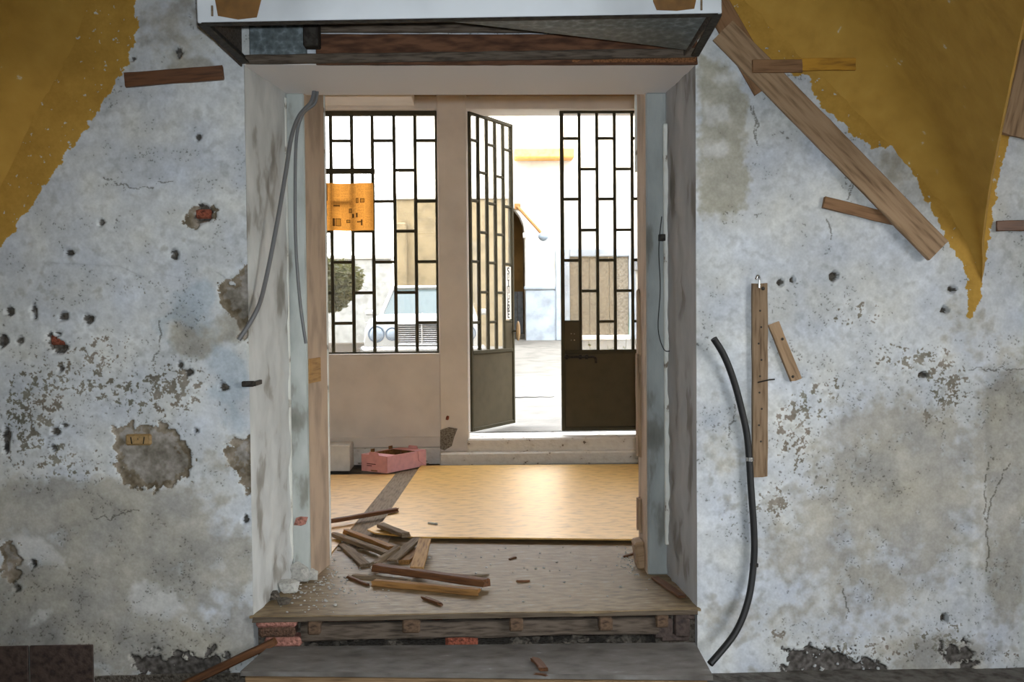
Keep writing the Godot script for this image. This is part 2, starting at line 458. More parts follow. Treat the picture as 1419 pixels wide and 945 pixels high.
# ------------------------------------------------------------------ the plastered wall: one painting of paint, plaster and stains in wall metres, and its relief
var wall_h: PackedFloat32Array
var TW := 1664
var TH := 1005
func wall_px(px: float, py: float) -> Vector2:          # photograph point on the wall's face, in texture pixels
	var p := on_z(px, py, 0.0)
	return Vector2((p.x - WX0) / (WX1 - WX0) * TW, (WY1 - p.y) / WY1 * TH)
func noise_bytes(rng_seed: int, freq: float, octaves: int, kind := FastNoiseLite.TYPE_SIMPLEX_SMOOTH) -> PackedByteArray:
	var n := FastNoiseLite.new()
	n.seed = rng_seed
	n.noise_type = kind
	n.frequency = freq
	n.fractal_octaves = octaves
	return n.get_image(TW, TH).get_data()
func blob_map(blobs: Array) -> PackedByteArray:         # [px, py, rx, ry, strength] soft regions
	var w := TW / 8
	var h := TH / 8
	var acc := PackedFloat32Array()
	acc.resize(w * h)
	for b in blobs:
		var c := wall_px(b[0], b[1]) / 8.0
		var rx: float = b[2] / 8.0
		var ry: float = b[3] / 8.0
		for y in range(maxi(0, int(c.y - ry * 1.6)), mini(h, int(c.y + ry * 1.6) + 1)):
			for x in range(maxi(0, int(c.x - rx * 1.6)), mini(w, int(c.x + rx * 1.6) + 1)):
				var d := Vector2((x - c.x) / rx, (y - c.y) / ry).length()
				var v: float = b[4] * (1.0 - smoothstep(0.35, 1.6, d))
				if v > 0.0: acc[y * w + x] = 1.0 - (1.0 - acc[y * w + x]) * (1.0 - v)
	return upscale(acc, w, h)
func poly_map(polys: Array) -> PackedByteArray:         # 128 on the outline, more inside; 12 per small pixel
	var w := TW / 4
	var h := TH / 4
	var acc := PackedFloat32Array()
	acc.resize(w * h)
	for poly in polys:
		var pts := PackedVector2Array()
		for p in poly: pts.append(wall_px(p[0], p[1]) / 4.0)
		var lo := pts[0]
		var hi := pts[0]
		for p in pts:
			lo = lo.min(p)
			hi = hi.max(p)
		for y in range(maxi(0, int(lo.y) - 6), mini(h, int(hi.y) + 7)):
			for x in range(maxi(0, int(lo.x) - 6), mini(w, int(hi.x) + 7)):
				var q := Vector2(x, y)
				var d := 1e9
				for i in pts.size(): d = minf(d, q.distance_squared_to(Geometry2D.get_closest_point_to_segment(q, pts[i], pts[(i + 1) % pts.size()])))
				d = sqrt(d)
				if not Geometry2D.is_point_in_polygon(q, pts): d = -d
				var i2 := y * w + x
				acc[i2] = maxf(acc[i2], clampf(0.5 + d / 20.0, 0.0, 1.0))
	return upscale(acc, w, h)
func upscale(acc: PackedFloat32Array, w: int, h: int) -> PackedByteArray:
	var bytes := PackedByteArray()
	bytes.resize(w * h)
	for i in w * h: bytes[i] = int(acc[i] * 255.0)
	var im := Image.create_from_data(w, h, false, Image.FORMAT_L8, bytes)
	im.resize(TW, TH, Image.INTERPOLATE_BILINEAR)
	return im.get_data()
func paint_wall() -> void:
	var n_big := noise_bytes(101, 0.006, 4)
	var n_mid := noise_bytes(102, 0.022, 5)
	var n_fine := noise_bytes(103, 0.085, 4)
	var n_rag := noise_bytes(104, 0.05, 5)
	var n_spot := noise_bytes(105, 0.16, 2)
	var yellow := poly_map([
		[[1010, -80], [1000, 26], [1075, 94], [1122, 104], [1130, 142], [1208, 206], [1246, 200], [1266, 242], [1300, 312], [1322, 352], [1338, 380], [1336, 420], [1342, 445], [1352, 420], [1360, 380], [1376, 280], [1400, 160], [1500, 60], [1700, -200], [1100, -200]],
		[[196, -80], [186, 12], [190, 40], [170, 95], [148, 130], [120, 172], [100, 200], [75, 232], [50, 270], [20, 312], [4, 334], [-80, 440], [-300, 440], [-300, -200], [196, -200]]])
	var peel := blob_map([[90, 520, 80, 50, 0.62], [215, 545, 70, 45, 0.6], [45, 610, 60, 50, 0.55], [120, 640, 60, 30, 0.5], [250, 520, 50, 30, 0.5], [185, 390, 40, 12, 0.6], [150, 470, 60, 30, 0.5], [30, 560, 40, 50, 0.5], [255, 415, 30, 25, 0.4], [290, 255, 40, 18, 0.25], [140, 240, 30, 30, 0.2], [130, 300, 60, 20, 0.25],
		[260, 800, 30, 26, 0.4], [200, 870, 120, 30, 0.45], [110, 800, 30, 30, 0.25],
		[1180, 430, 50, 26, 0.6], [1250, 490, 60, 30, 0.66], [1310, 530, 36, 50, 0.72], [1135, 540, 46, 50, 0.6], [1090, 590, 34, 50, 0.68], [1070, 690, 26, 34, 0.75], [1015, 710, 36, 24, 0.5], [1130, 650, 40, 40, 0.45], [1280, 572, 14, 10, 0.7], [1090, 480, 30, 20, 0.4], [1190, 890, 120, 24, 0.6], [1075, 870, 20, 16, 0.7], [1310, 870, 50, 26, 0.6], [1400, 900, 40, 20, 0.5], [1395, 480, 40, 20, 0.35], [1150, 250, 40, 30, 0.2], [1030, 300, 30, 12, 0.3]])
	var stain := blob_map([[140, 690, 160, 34, 0.85], [210, 745, 90, 40, 0.7], [70, 815, 90, 60, 0.65], [110, 880, 120, 24, 0.6], [300, 620, 30, 40, 0.4], [250, 810, 40, 20, 0.6], [20, 700, 40, 60, 0.4], [240, 30, 60, 50, 0.55], [262, 92, 34, 18, 0.7], [268, 465, 30, 24, 1.0], [250, 440, 20, 30, 0.6], [320, 440, 24, 30, 0.8], [200, 770, 150, 60, 0.75], [90, 850, 150, 50, 0.75], [150, 890, 160, 20, 0.6], [60, 700, 90, 40, 0.7], [300, 885, 40, 24, 0.6], [60, 400, 90, 30, 0.25], [160, 340, 130, 20, 0.15],
		[1230, 620, 110, 90, 0.75], [1180, 720, 130, 70, 0.6], [1290, 690, 60, 110, 0.6], [1100, 770, 60, 40, 0.45], [1220, 800, 80, 30, 0.55], [1390, 640, 40, 160, 0.85], [1390, 800, 40, 60, 0.6], [1010, 560, 40, 60, 0.25], [1000, 640, 30, 60, 0.35], [1330, 450, 40, 60, 0.4], [1235, 225, 30, 26, 0.5], [1000, 850, 30, 40, 0.5], [60, 930, 120, 18, 0.8], [240, 890, 100, 40, 0.7], [330, 860, 30, 50, 0.7], [330, 770, 16, 40, 0.6], [1150, 850, 150, 40, 0.45], [1100, 930, 120, 16, 0.8], [1300, 900, 90, 30, 0.75], [1400, 560, 50, 40, 0.6]])
	var beige := poly_map([[[962, 70], [1010, 85], [1038, 130], [1033, 200], [1042, 250], [1030, 292], [1000, 302], [962, 300]]])
	var white := poly_map([[[966, 145], [975, 137], [1000, 136], [1014, 146], [1016, 160], [1008, 174], [985, 176], [968, 170]], [[966, 198], [978, 188], [1000, 188], [1013, 196], [1015, 210], [1004, 221], [980, 222], [966, 214]], [[972, 110], [990, 96], [1015, 93], [1034, 94], [1022, 112], [1008, 120], [985, 116]],
		[[10, 740], [30, 732], [60, 740], [85, 765], [96, 788], [70, 785], [40, 780], [20, 790]], [[30, 868], [50, 840], [72, 832], [70, 850], [50, 872]], [[180, 800], [200, 796], [240, 812], [262, 842], [230, 860], [180, 850], [168, 825]]])
	var blue := poly_map([[[205, 455], [225, 415], [242, 388], [300, 374], [302, 430], [298, 455], [262, 470], [240, 450], [222, 470]], [[285, 475], [320, 470], [345, 480], [346, 600], [300, 590], [285, 540]]])
	var cement := poly_map([[[156, 590], [182, 585], [232, 585], [240, 592], [250, 598], [258, 622], [266, 634], [260, 656], [240, 672], [205, 678], [182, 672], [162, 650], [154, 618]], [[299, 390], [318, 388], [342, 356], [352, 350], [354, 430], [342, 470], [332, 468], [324, 440], [306, 424]], [[304, 622], [330, 606], [350, 598], [350, 680], [338, 676], [324, 650]], [[262, 288], [275, 280], [292, 286], [298, 298], [282, 306], [268, 312], [254, 308]], [[0, 748], [16, 744], [24, 760], [30, 790], [14, 800], [0, 798]]])
	var dark := poly_map([[[1088, 902], [1120, 896], [1170, 902], [1205, 915], [1225, 922], [1190, 934], [1150, 930], [1100, 936], [1086, 918]], [[1300, 892], [1345, 895], [1352, 918], [1310, 915]], [[186, 908], [250, 904], [314, 902], [306, 930], [270, 946], [190, 940]]])
	var coat := poly_map([[[-300, 372], [60, 362], [165, 367], [195, 382], [225, 378], [250, 384], [296, 374], [312, 384], [338, 372], [352, 345], [352, -200], [-300, -200]]])
	var ridge := poly_map([[[1338, 385], [1344, 380], [1362, 380], [1364, 520], [1364, 960], [1338, 960], [1336, 520]], [[1362, 508], [1600, 514], [1600, 960], [1362, 960]]])
	var n_tiny := noise_bytes(106, 0.22, 3)
	var n_tone := noise_bytes(107, 0.010, 3)
	var crack := PackedByteArray()
	crack.resize(TW * TH)
	for line in [[[130, 717], [150, 719], [165, 715], [192, 709]], [[340, 104], [345, 140], [343, 165], [347, 205], [349, 228]], [[1040, 145], [1046, 165], [1044, 185], [1049, 200]], [[1046, 150], [1050, 176], [1047, 192]], [[1148, 330], [1146, 300]], [[1176, 260], [1186, 250], [1172, 278]], [[210, 500], [222, 470], [218, 440]], [[1395, 640], [1375, 690], [1368, 720]], [[1343, 510], [1419, 512]], [[1171, 815], [1171, 858]], [[1016, 585], [1012, 605], [1018, 560]], [[140, 245], [165, 255], [200, 262], [240, 250]], [[1225, 120], [1240, 140], [1255, 165]], [[1366, 640], [1364, 700], [1367, 790]]]:
		for j in line.size() - 1:
			var c0 := wall_px(line[j][0], line[j][1])
			var c1 := wall_px(line[j + 1][0], line[j + 1][1])
			var steps := int(c0.distance_to(c1) * 2.0) + 1
			for t in steps:
				var c := c0.lerp(c1, float(t) / steps) + Vector2(n_mid[int(clampf(c0.lerp(c1, float(t) / steps).y, 0, TH - 1)) * TW + clampi(int(c0.lerp(c1, float(t) / steps).x), 0, TW - 1)] - 128, n_rag[clampi(int(c0.lerp(c1, float(t) / steps).y), 0, TH - 1) * TW + clampi(int(c0.lerp(c1, float(t) / steps).x), 0, TW - 1)] - 128) * 0.05
				for d in [Vector2i(0, 0), Vector2i(1, 0)]:
					var ci: Vector2i = Vector2i(c) + d
					if ci.x >= 0 and ci.y >= 0 and ci.x < TW and ci.y < TH: crack[ci.y * TW + ci.x] = 255
	var im := PackedByteArray()
	im.resize(TW * TH * 3)
	wall_h = PackedFloat32Array()
	wall_h.resize(TW * TH)
	var fineh := PackedByteArray()
	fineh.resize(TW * TH)
	for i in TW * TH:
		var big := n_big[i] / 255.0
		var mid := n_mid[i] / 255.0
		var fine := n_fine[i] / 255.0
		var rag := n_rag[i] / 255.0
		var tiny := n_tiny[i] / 255.0
		var st := stain[i] / 255.0
		var r := 0.765
		var g := 0.775
		var b := 0.778
		var k := (mid - 0.5) * 0.13 + (big - 0.5) * 0.12 + (fine - 0.5) * 0.07 + (tiny - 0.5) * 0.06
		var warm := (n_tone[i] / 255.0 - 0.5) * 0.06
		r += k + warm; g += k + warm * 0.6; b += k - warm * 0.4
		var h := (big - 0.5) * 7.0 + (mid - 0.5) * 2.2
		if coat[i] > 128: h += 3.5
		if ridge[i] > 96: h += minf((ridge[i] - 96) * 0.16, 9.0)
		# thin limewash worn through in soft grey scuffs
		var scuff := clampf((rag * 0.5 + mid * 0.5 - 0.56) * 5.0, 0.0, 1.0) * 0.22
		r -= scuff * 0.40; g -= scuff * 0.41; b -= scuff * 0.43
		# damp plaster showing as a washed beige grey
		var wash := clampf((st * 1.15 + (mid - 0.5) * 0.75 + (rag - 0.5) * 0.45 + (fine - 0.5) * 0.25 - 0.36) * 2.3, 0.0, 1.0) * 0.78
		if wash > 0.0:
			var tone := (n_tone[i] / 255.0 - 0.5) * 0.14
			r = lerpf(r, 0.585 + k + tone, wash)
			g = lerpf(g, 0.565 + k + tone * 0.9, wash)
			b = lerpf(b, 0.520 + k + tone * 0.6, wash)
		var e := beige[i] / 255.0 + (rag - 0.5) * 0.22
		if e > 0.5:
			var f := minf(1.0, (e - 0.5) * 8.0) * 0.75
			r = lerpf(r, 0.62 + k, f)
			g = lerpf(g, 0.60 + k, f)
			b = lerpf(b, 0.53 + k, f)
		e = blue[i] / 255.0 + (mid - 0.5) * 0.5
		if e > 0.5:
			var f := minf(1.0, (e - 0.5) * 5.0) * 0.6
			r = lerpf(r, 0.60 + k, f)
			g = lerpf(g, 0.65 + k, f)
			b = lerpf(b, 0.69 + k, f)
		e = white[i] / 255.0 + (rag - 0.5) * 0.2
		if e > 0.5:
			var f := minf(1.0, (e - 0.5) * 8.0) * 0.75
			r = lerpf(r, 0.79 + k, f)
			g = lerpf(g, 0.79 + k, f)
			b = lerpf(b, 0.78 + k, f)
		# flaked paint: ragged flakes where the coat has come away, with fine chips around them
		var p := peel[i] / 255.0
		var cut := rag * 0.45 + fine * 0.30 + tiny * 0.25
		if cut < p * 0.68:
			r = 0.50 + k * 1.4 + warm
			g = 0.475 + k * 1.4
			b = 0.43 + k * 1.4
			h -= 1.6
		elif tiny < 0.33 and fine < 0.42 and mid * 0.6 + big * 0.4 < 0.38 + p * 0.5 + st * 0.1:
			r *= 0.70; g *= 0.69; b *= 0.67
			h -= 1.0
		e = cement[i] / 255.0 + (rag - 0.5) * 0.26 + (fine - 0.5) * 0.12
		if e > 0.5:
			var q := (mid - 0.5) * 0.26 + (fine - 0.5) * 0.10
			var edge := 0.06 if e < 0.62 else 0.0
			r = 0.50 + q + k - edge * 0.6
			g = 0.475 + q + k - edge * 0.9
			b = 0.44 + q * 1.1 + k - edge * 1.4
			h -= 7.0
		e = dark[i] / 255.0 + (rag - 0.5) * 0.45 + (fine - 0.5) * 0.2
		if e > 0.5:
			var v := 0.30 + (fine - 0.5) * 0.35
			r = v + 0.02
			g = v
			b = v - 0.02
			h -= 12.0
		if crack[i] > 0 and tiny + rag > 0.72:
			r *= 0.68; g *= 0.67; b *= 0.65
			h -= 1.5
		# yellow distemper with a ragged edge
		e = yellow[i] / 255.0 + (rag - 0.5) * 0.15
		if e > 0.5 and not (fine < 0.24 and rag < 0.45):
			r = 0.69 + k * 0.6
			g = 0.535 + k * 0.55
			b = 0.225 + k * 0.4
			h += 0.4
		im[i * 3] = int(clampf(r, 0.0, 1.0) * 255.0)
		im[i * 3 + 1] = int(clampf(g, 0.0, 1.0) * 255.0)
		im[i * 3 + 2] = int(clampf(b, 0.0, 1.0) * 255.0)
		wall_h[i] = h * 0.001
		fineh[i] = int(clampf(128.0 + h * 10.0 + (fine - 0.5) * 26.0, 0.0, 255.0))
	# nail and plug holes: pits in the relief, shade of their depth painted grey
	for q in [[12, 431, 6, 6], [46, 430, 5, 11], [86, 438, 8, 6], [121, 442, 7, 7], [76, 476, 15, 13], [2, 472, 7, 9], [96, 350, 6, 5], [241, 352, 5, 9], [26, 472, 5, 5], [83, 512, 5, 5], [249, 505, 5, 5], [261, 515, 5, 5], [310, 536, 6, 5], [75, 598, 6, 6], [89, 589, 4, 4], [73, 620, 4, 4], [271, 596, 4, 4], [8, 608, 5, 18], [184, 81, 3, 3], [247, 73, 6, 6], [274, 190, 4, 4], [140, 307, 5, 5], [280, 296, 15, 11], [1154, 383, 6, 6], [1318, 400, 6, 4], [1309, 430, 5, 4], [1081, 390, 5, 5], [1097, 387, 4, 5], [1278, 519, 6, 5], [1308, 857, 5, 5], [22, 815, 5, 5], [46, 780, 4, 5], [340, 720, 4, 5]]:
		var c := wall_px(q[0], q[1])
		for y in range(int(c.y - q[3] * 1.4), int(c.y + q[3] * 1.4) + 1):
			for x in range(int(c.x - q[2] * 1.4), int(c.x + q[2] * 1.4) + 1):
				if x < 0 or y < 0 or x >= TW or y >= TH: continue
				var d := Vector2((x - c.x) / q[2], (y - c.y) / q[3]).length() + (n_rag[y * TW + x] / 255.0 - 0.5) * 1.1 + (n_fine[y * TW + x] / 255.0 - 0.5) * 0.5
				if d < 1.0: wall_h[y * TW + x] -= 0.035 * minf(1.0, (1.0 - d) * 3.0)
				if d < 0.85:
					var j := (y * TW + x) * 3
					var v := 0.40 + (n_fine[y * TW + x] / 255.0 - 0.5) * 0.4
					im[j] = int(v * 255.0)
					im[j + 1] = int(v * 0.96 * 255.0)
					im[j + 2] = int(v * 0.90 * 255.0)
	M.wall = mat(Color.WHITE, 0.95)
	M.wall.albedo_texture = ImageTexture.create_from_image(Image.create_from_data(TW, TH, false, Image.FORMAT_RGB8, im))
	M.wall.texture_repeat = false
	M.wall.heightmap_enabled = true
	M.wall.heightmap_texture = ImageTexture.create_from_image(Image.create_from_data(TW, TH, false, Image.FORMAT_L8, fineh))
	M.wall.heightmap_scale = 0.9
func height_at(x: float, y: float) -> float:
	var i := clampi(int((x - WX0) / (WX1 - WX0) * TW), 0, TW - 1)
	var j := clampi(int((WY1 - y) / WY1 * TH), 0, TH - 1)
	return wall_h[j * TW + i]
func wall_mesh() -> ArrayMesh:
	var xs := []
	var ys := []
	var segs := [[WX0, XL, 174], [XL, XR, 222], [XR, WX1, 205]]
	for s in segs:
		for k in s[2]: xs.append(lerpf(s[0], s[1], float(k) / s[2]))
	xs.append(WX1)
	for s in [[0.0, SOFFIT, 304], [SOFFIT, WY1, 59]]:
		for k in s[2]: ys.append(lerpf(s[0], s[1], float(k) / s[2]))
	ys.append(WY1)
	var nx := xs.size()
	var ny := ys.size()
	var v := PackedVector3Array()
	var uv := PackedVector2Array()
	var nr := PackedVector3Array()
	var ix := PackedInt32Array()
	v.resize(nx * ny); uv.resize(nx * ny); nr.resize(nx * ny)
	for j in ny:
		for i in nx:
			var x: float = xs[i]
			var y: float = ys[j]
			v[j * nx + i] = Vector3(x, y, height_at(x, y))
			uv[j * nx + i] = Vector2((x - WX0) / (WX1 - WX0), (WY1 - y) / WY1)
	for j in ny:
		for i in nx:
			var a := v[j * nx + mini(i + 1, nx - 1)] - v[j * nx + maxi(i - 1, 0)]
			var b := v[mini(j + 1, ny - 1) * nx + i] - v[maxi(j - 1, 0) * nx + i]
			nr[j * nx + i] = a.cross(b).normalized()
	for j in ny - 1:
		for i in nx - 1:
			var mx: float = (xs[i] + xs[i + 1]) * 0.5
			var my: float = (ys[j] + ys[j + 1]) * 0.5
			if mx > XL and mx < XR and my < SOFFIT: continue
			var a := j * nx + i
			ix.append_array([a, a + nx, a + nx + 1, a, a + nx + 1, a + 1])
	var arr := []
	arr.resize(Mesh.ARRAY_MAX)
	arr[Mesh.ARRAY_VERTEX] = v
	arr[Mesh.ARRAY_TEX_UV] = uv
	arr[Mesh.ARRAY_NORMAL] = nr
	arr[Mesh.ARRAY_INDEX] = ix
	var m := ArrayMesh.new()
	m.add_surface_from_arrays(Mesh.PRIMITIVE_TRIANGLES, arr)
	return m

# ================================================================== the scene
func _ready() -> void:
	view_basis = Basis(Vector3.UP, deg_to_rad(-1.82)) * Basis(Vector3.RIGHT, deg_to_rad(-1.64)) * Basis(Vector3.BACK, deg_to_rad(-0.5))
	var cam := Camera3D.new()
	cam.name = "camera"
	cam.fov = rad_to_deg(2.0 * atan(472.5 / FOCAL))
	cam.near = 0.05
	cam.far = 200.0
	add_child(cam)
	cam.transform = Transform3D(view_basis, EYE)
	cam.current = true

	var env := Environment.new()
	var sky_mat := ProceduralSkyMaterial.new()
	sky_mat.sky_top_color = Color(0.90, 0.92, 0.95)
	sky_mat.sky_horizon_color = Color(1.0, 0.98, 0.94)
	sky_mat.ground_horizon_color = Color(0.75, 0.72, 0.66)
	sky_mat.ground_bottom_color = Color(0.55, 0.52, 0.46)
	sky_mat.sky_energy_multiplier = 3.0
	var sky := Sky.new()
	sky.sky_material = sky_mat
	env.background_mode = Environment.BG_SKY
	env.sky = sky
	env.tonemap_mode = Environment.TONE_MAPPER_LINEAR
	env.tonemap_exposure = 1.0
	env.sdfgi_enabled = true
	env.ssao_enabled = true
	env.ssil_enabled = true
	var we := WorldEnvironment.new()
	we.name = "environment"
	we.environment = env
	add_child(we)

	var sun := DirectionalLight3D.new()
	sun.name = "sun"
	sun.light_color = Color(1.0, 0.94, 0.83)
	sun.light_energy = 4.5
	sun.light_angular_distance = 0.6
	sun.shadow_enabled = true
	sun.sky_mode = DirectionalLight3D.SKY_MODE_LIGHT_ONLY
	add_child(sun)
	sun.look_at_from_position(Vector3.ZERO, Vector3(0.30, -0.50, -0.90))

	# the flash of the camera that took the photograph, just above its lens
	var flash := SpotLight3D.new()
	flash.name = "camera_flash"
	flash.light_color = Color(0.93, 0.97, 1.0)
	flash.light_energy = 8.2
	flash.spot_range = 30.0
	flash.spot_attenuation = 2.0
	flash.spot_angle = 40.0
	flash.spot_angle_attenuation = 0.95
	flash.light_size = 0.03
	flash.shadow_enabled = true
	add_child(flash)
	flash.transform = Transform3D(view_basis, EYE + Vector3(0.03, 0.07, 0.02))

	make_materials()
	paint_wall()
	build_shell()
	build_doorway()
	build_shopfront()
	build_street()
	build_canopy()
	build_wall_things()
	build_threshold()
	build_shop_things()

func build_shell() -> void:
	# near wall
	var w := setting("wall_front", "white flaking plaster wall with yellow distemper around the doorway")
	part(w, "plaster", wall_mesh(), M.wall)
	var bp := on_z(281, 296, 0.0)
	part(w, "brick", cbox(Vector3(0.062, 0.036, 0.04), 0.006), M.brick, at(bp + Vector3(0, 0, -0.027)), "orange brick bared in a hole in the plaster")
	bp = on_z(78, 474, 0.0)
	part(w, "brick", cbox(Vector3(0.06, 0.04, 0.04), 0.006), M.brick, at(bp + Vector3(0.002, 0.008, -0.034)), "orange brick bared in a hole in the plaster")
	# wall core behind the plaster, left, right, above
	box_part(w, "core", Vector3(-3.2, -0.4, -0.8), Vector3(XL - 0.06, 4.2, -0.03), M.mortar, 0.0)
	box_part(w, "core", Vector3(XR + 0.03, -0.4, -0.8), Vector3(3.6, 4.2, -0.03), M.mortar, 0.0)
	box_part(w, "core", Vector3(XL - 0.06, SOFFIT + 0.14, -0.8), Vector3(XR + 0.03, 4.2, -0.03), M.mortar, 0.0)
	box_part(w, "shop_plaster", Vector3(-2.4, 0.1, -0.83), Vector3(-0.84, 3.4, -0.80), M.shop, 0.0)
	box_part(w, "shop_plaster", Vector3(0.80, 0.1, -0.83), Vector3(1.95, 3.4, -0.80), M.shop, 0.0)
	box_part(w, "shop_plaster", Vector3(-0.84, SOFFIT + 0.14, -0.83), Vector3(0.80, 3.4, -0.80), M.shop, 0.0)
	box_part(w, "upper_plaster", Vector3(-3.2, WY1, -0.03), Vector3(3.6, 4.2, 0.0), M.room, 0.0)
	box_part(w, "side_plaster", Vector3(-3.2, -0.1, -0.03), Vector3(WX0, WY1, 0.0), M.room, 0.0)
	box_part(w, "side_plaster", Vector3(WX1, -0.1, -0.03), Vector3(3.6, WY1, 0.0), M.room, 0.0)
	# rest of the photographer's room
	shell("floor", cbox(Vector3(7.0, 0.3, 7.4), 0.0), M.floor, at(Vector3(0.2, -0.15, 3.6)), "dusty grey floor at the foot of the plaster wall")
	shell("wall_left", cbox(Vector3(0.2, 4.4, 7.4), 0.0), M.room, at(Vector3(-3.2, 2.1, 3.6)))
	# right wall with a wide window opening that lets daylight in beside the photographer
	var rw := setting("wall_right")
	box_part(rw, "wall", Vector3(3.6, -0.1, -0.1), Vector3(3.8, 4.3, 1.8), M.room, 0.0)
	box_part(rw, "wall", Vector3(3.6, -0.1, 4.3), Vector3(3.8, 4.3, 7.3), M.room, 0.0)
	box_part(rw, "wall", Vector3(3.6, -0.1, 1.8), Vector3(3.8, 0.7, 4.3), M.room, 0.0)
	box_part(rw, "wall", Vector3(3.6, 2.8, 1.8), Vector3(3.8, 4.3, 4.3), M.room, 0.0)
	shell("wall_rear", cbox(Vector3(7.0, 4.4, 0.2), 0.0), M.room, at(Vector3(0.2, 2.1, 7.3)))
	shell("ceiling_upper", cbox(Vector3(7.0, 0.2, 7.4), 0.0), M.room, at(Vector3(0.2, 4.2, 3.6)))
	# groin vault: rounded off the wall, then a barrel along z over the bay, cut off along its groins
	var curve := []
	for q in [[1358, 396], [1352, 376], [1336, 342], [1300, 288], [1254, 236], [1200, 180], [1144, 126], [1088, 70], [1026, 8], [950, -60], [820, -130], [680, -162], [540, -156], [400, -120], [280, -74], [172, -12], [120, 72], [64, 175], [0, 292], [-40, 372], [-54, 420]]:
		curve.append(on_z(q[0], q[1], 0.0))
	var path := smooth_path(curve, 4)
	var sr: Vector3 = path[0]
	var sl: Vector3 = path[-1]
	var mid := Vector3((sr.x + sl.x) * 0.5, sr.y, 0)
	var rows := []
	for i in path.size():
		var p: Vector3 = path[i]
		var tan: Vector3 = (path[mini(i + 1, path.size() - 1)] - path[maxi(i - 1, 0)]).normalized()
		var n := Vector3(-tan.y, tan.x, 0)
		if n.dot(p - mid) < 0.0: n = -n
		var r := clampf(0.30 * (p.y - sr.y), 0.004, 0.30)
		var e := p + n * r
		var zmax := clampf(minf(sr.x - e.x, e.x - sl.x) / 0.365, r + 0.01, 5.5)
		var row := []
		for k in 7: row.append(p + n * (r * sin(PI / 12.0 * k)) + Vector3(0, 0, r * (1.0 - cos(PI / 12.0 * k)) - 0.004))
		for k in range(1, 13): row.append(e + Vector3(0, 0, lerpf(r, zmax, k / 12.0) - 0.004))
		rows.append(row)
	var vs := begin()
	vs.set_smooth_group(1)
	for i in rows.size() - 1:
		for k in rows[0].size() - 1:
			var c := [rows[i][k], rows[i + 1][k], rows[i + 1][k + 1], rows[i][k + 1]]
			for j in [0, 2, 1, 0, 3, 2]: vs.add_vertex(c[j])
	shell("ceiling_vault", done(vs), M.yellow, Transform3D.IDENTITY, "yellow painted groin vault springing from both sides of the wall")
	# the far flank of the right groin, turned away from the doorway
	var gs := begin()
	gs.set_smooth_group(1)
	for i in 36:
		var row := []
		for e in [rows[i][-1], rows[i + 1][-1]]:
			var g: Vector3 = e
			row.append([g, g + Vector3(0.025, 0.01, -0.03), g + Vector3(0.04, 0.04, -0.08 - 0.3 * g.z), Vector3(g.x + 0.06 + 0.15 * g.z, g.y + 0.3 * minf(1.0, g.z * 4.0), -0.01)])
		for k in 3:
			var c := [row[0][k], row[1][k], row[1][k + 1], row[0][k + 1]]
			for j in [0, 1, 2, 0, 2, 3]: gs.add_vertex(c[j])
	shell("ceiling_groin", done(gs), M.yellow, Transform3D.IDENTITY, "rounded yellow arris of the vault beside the right bay")

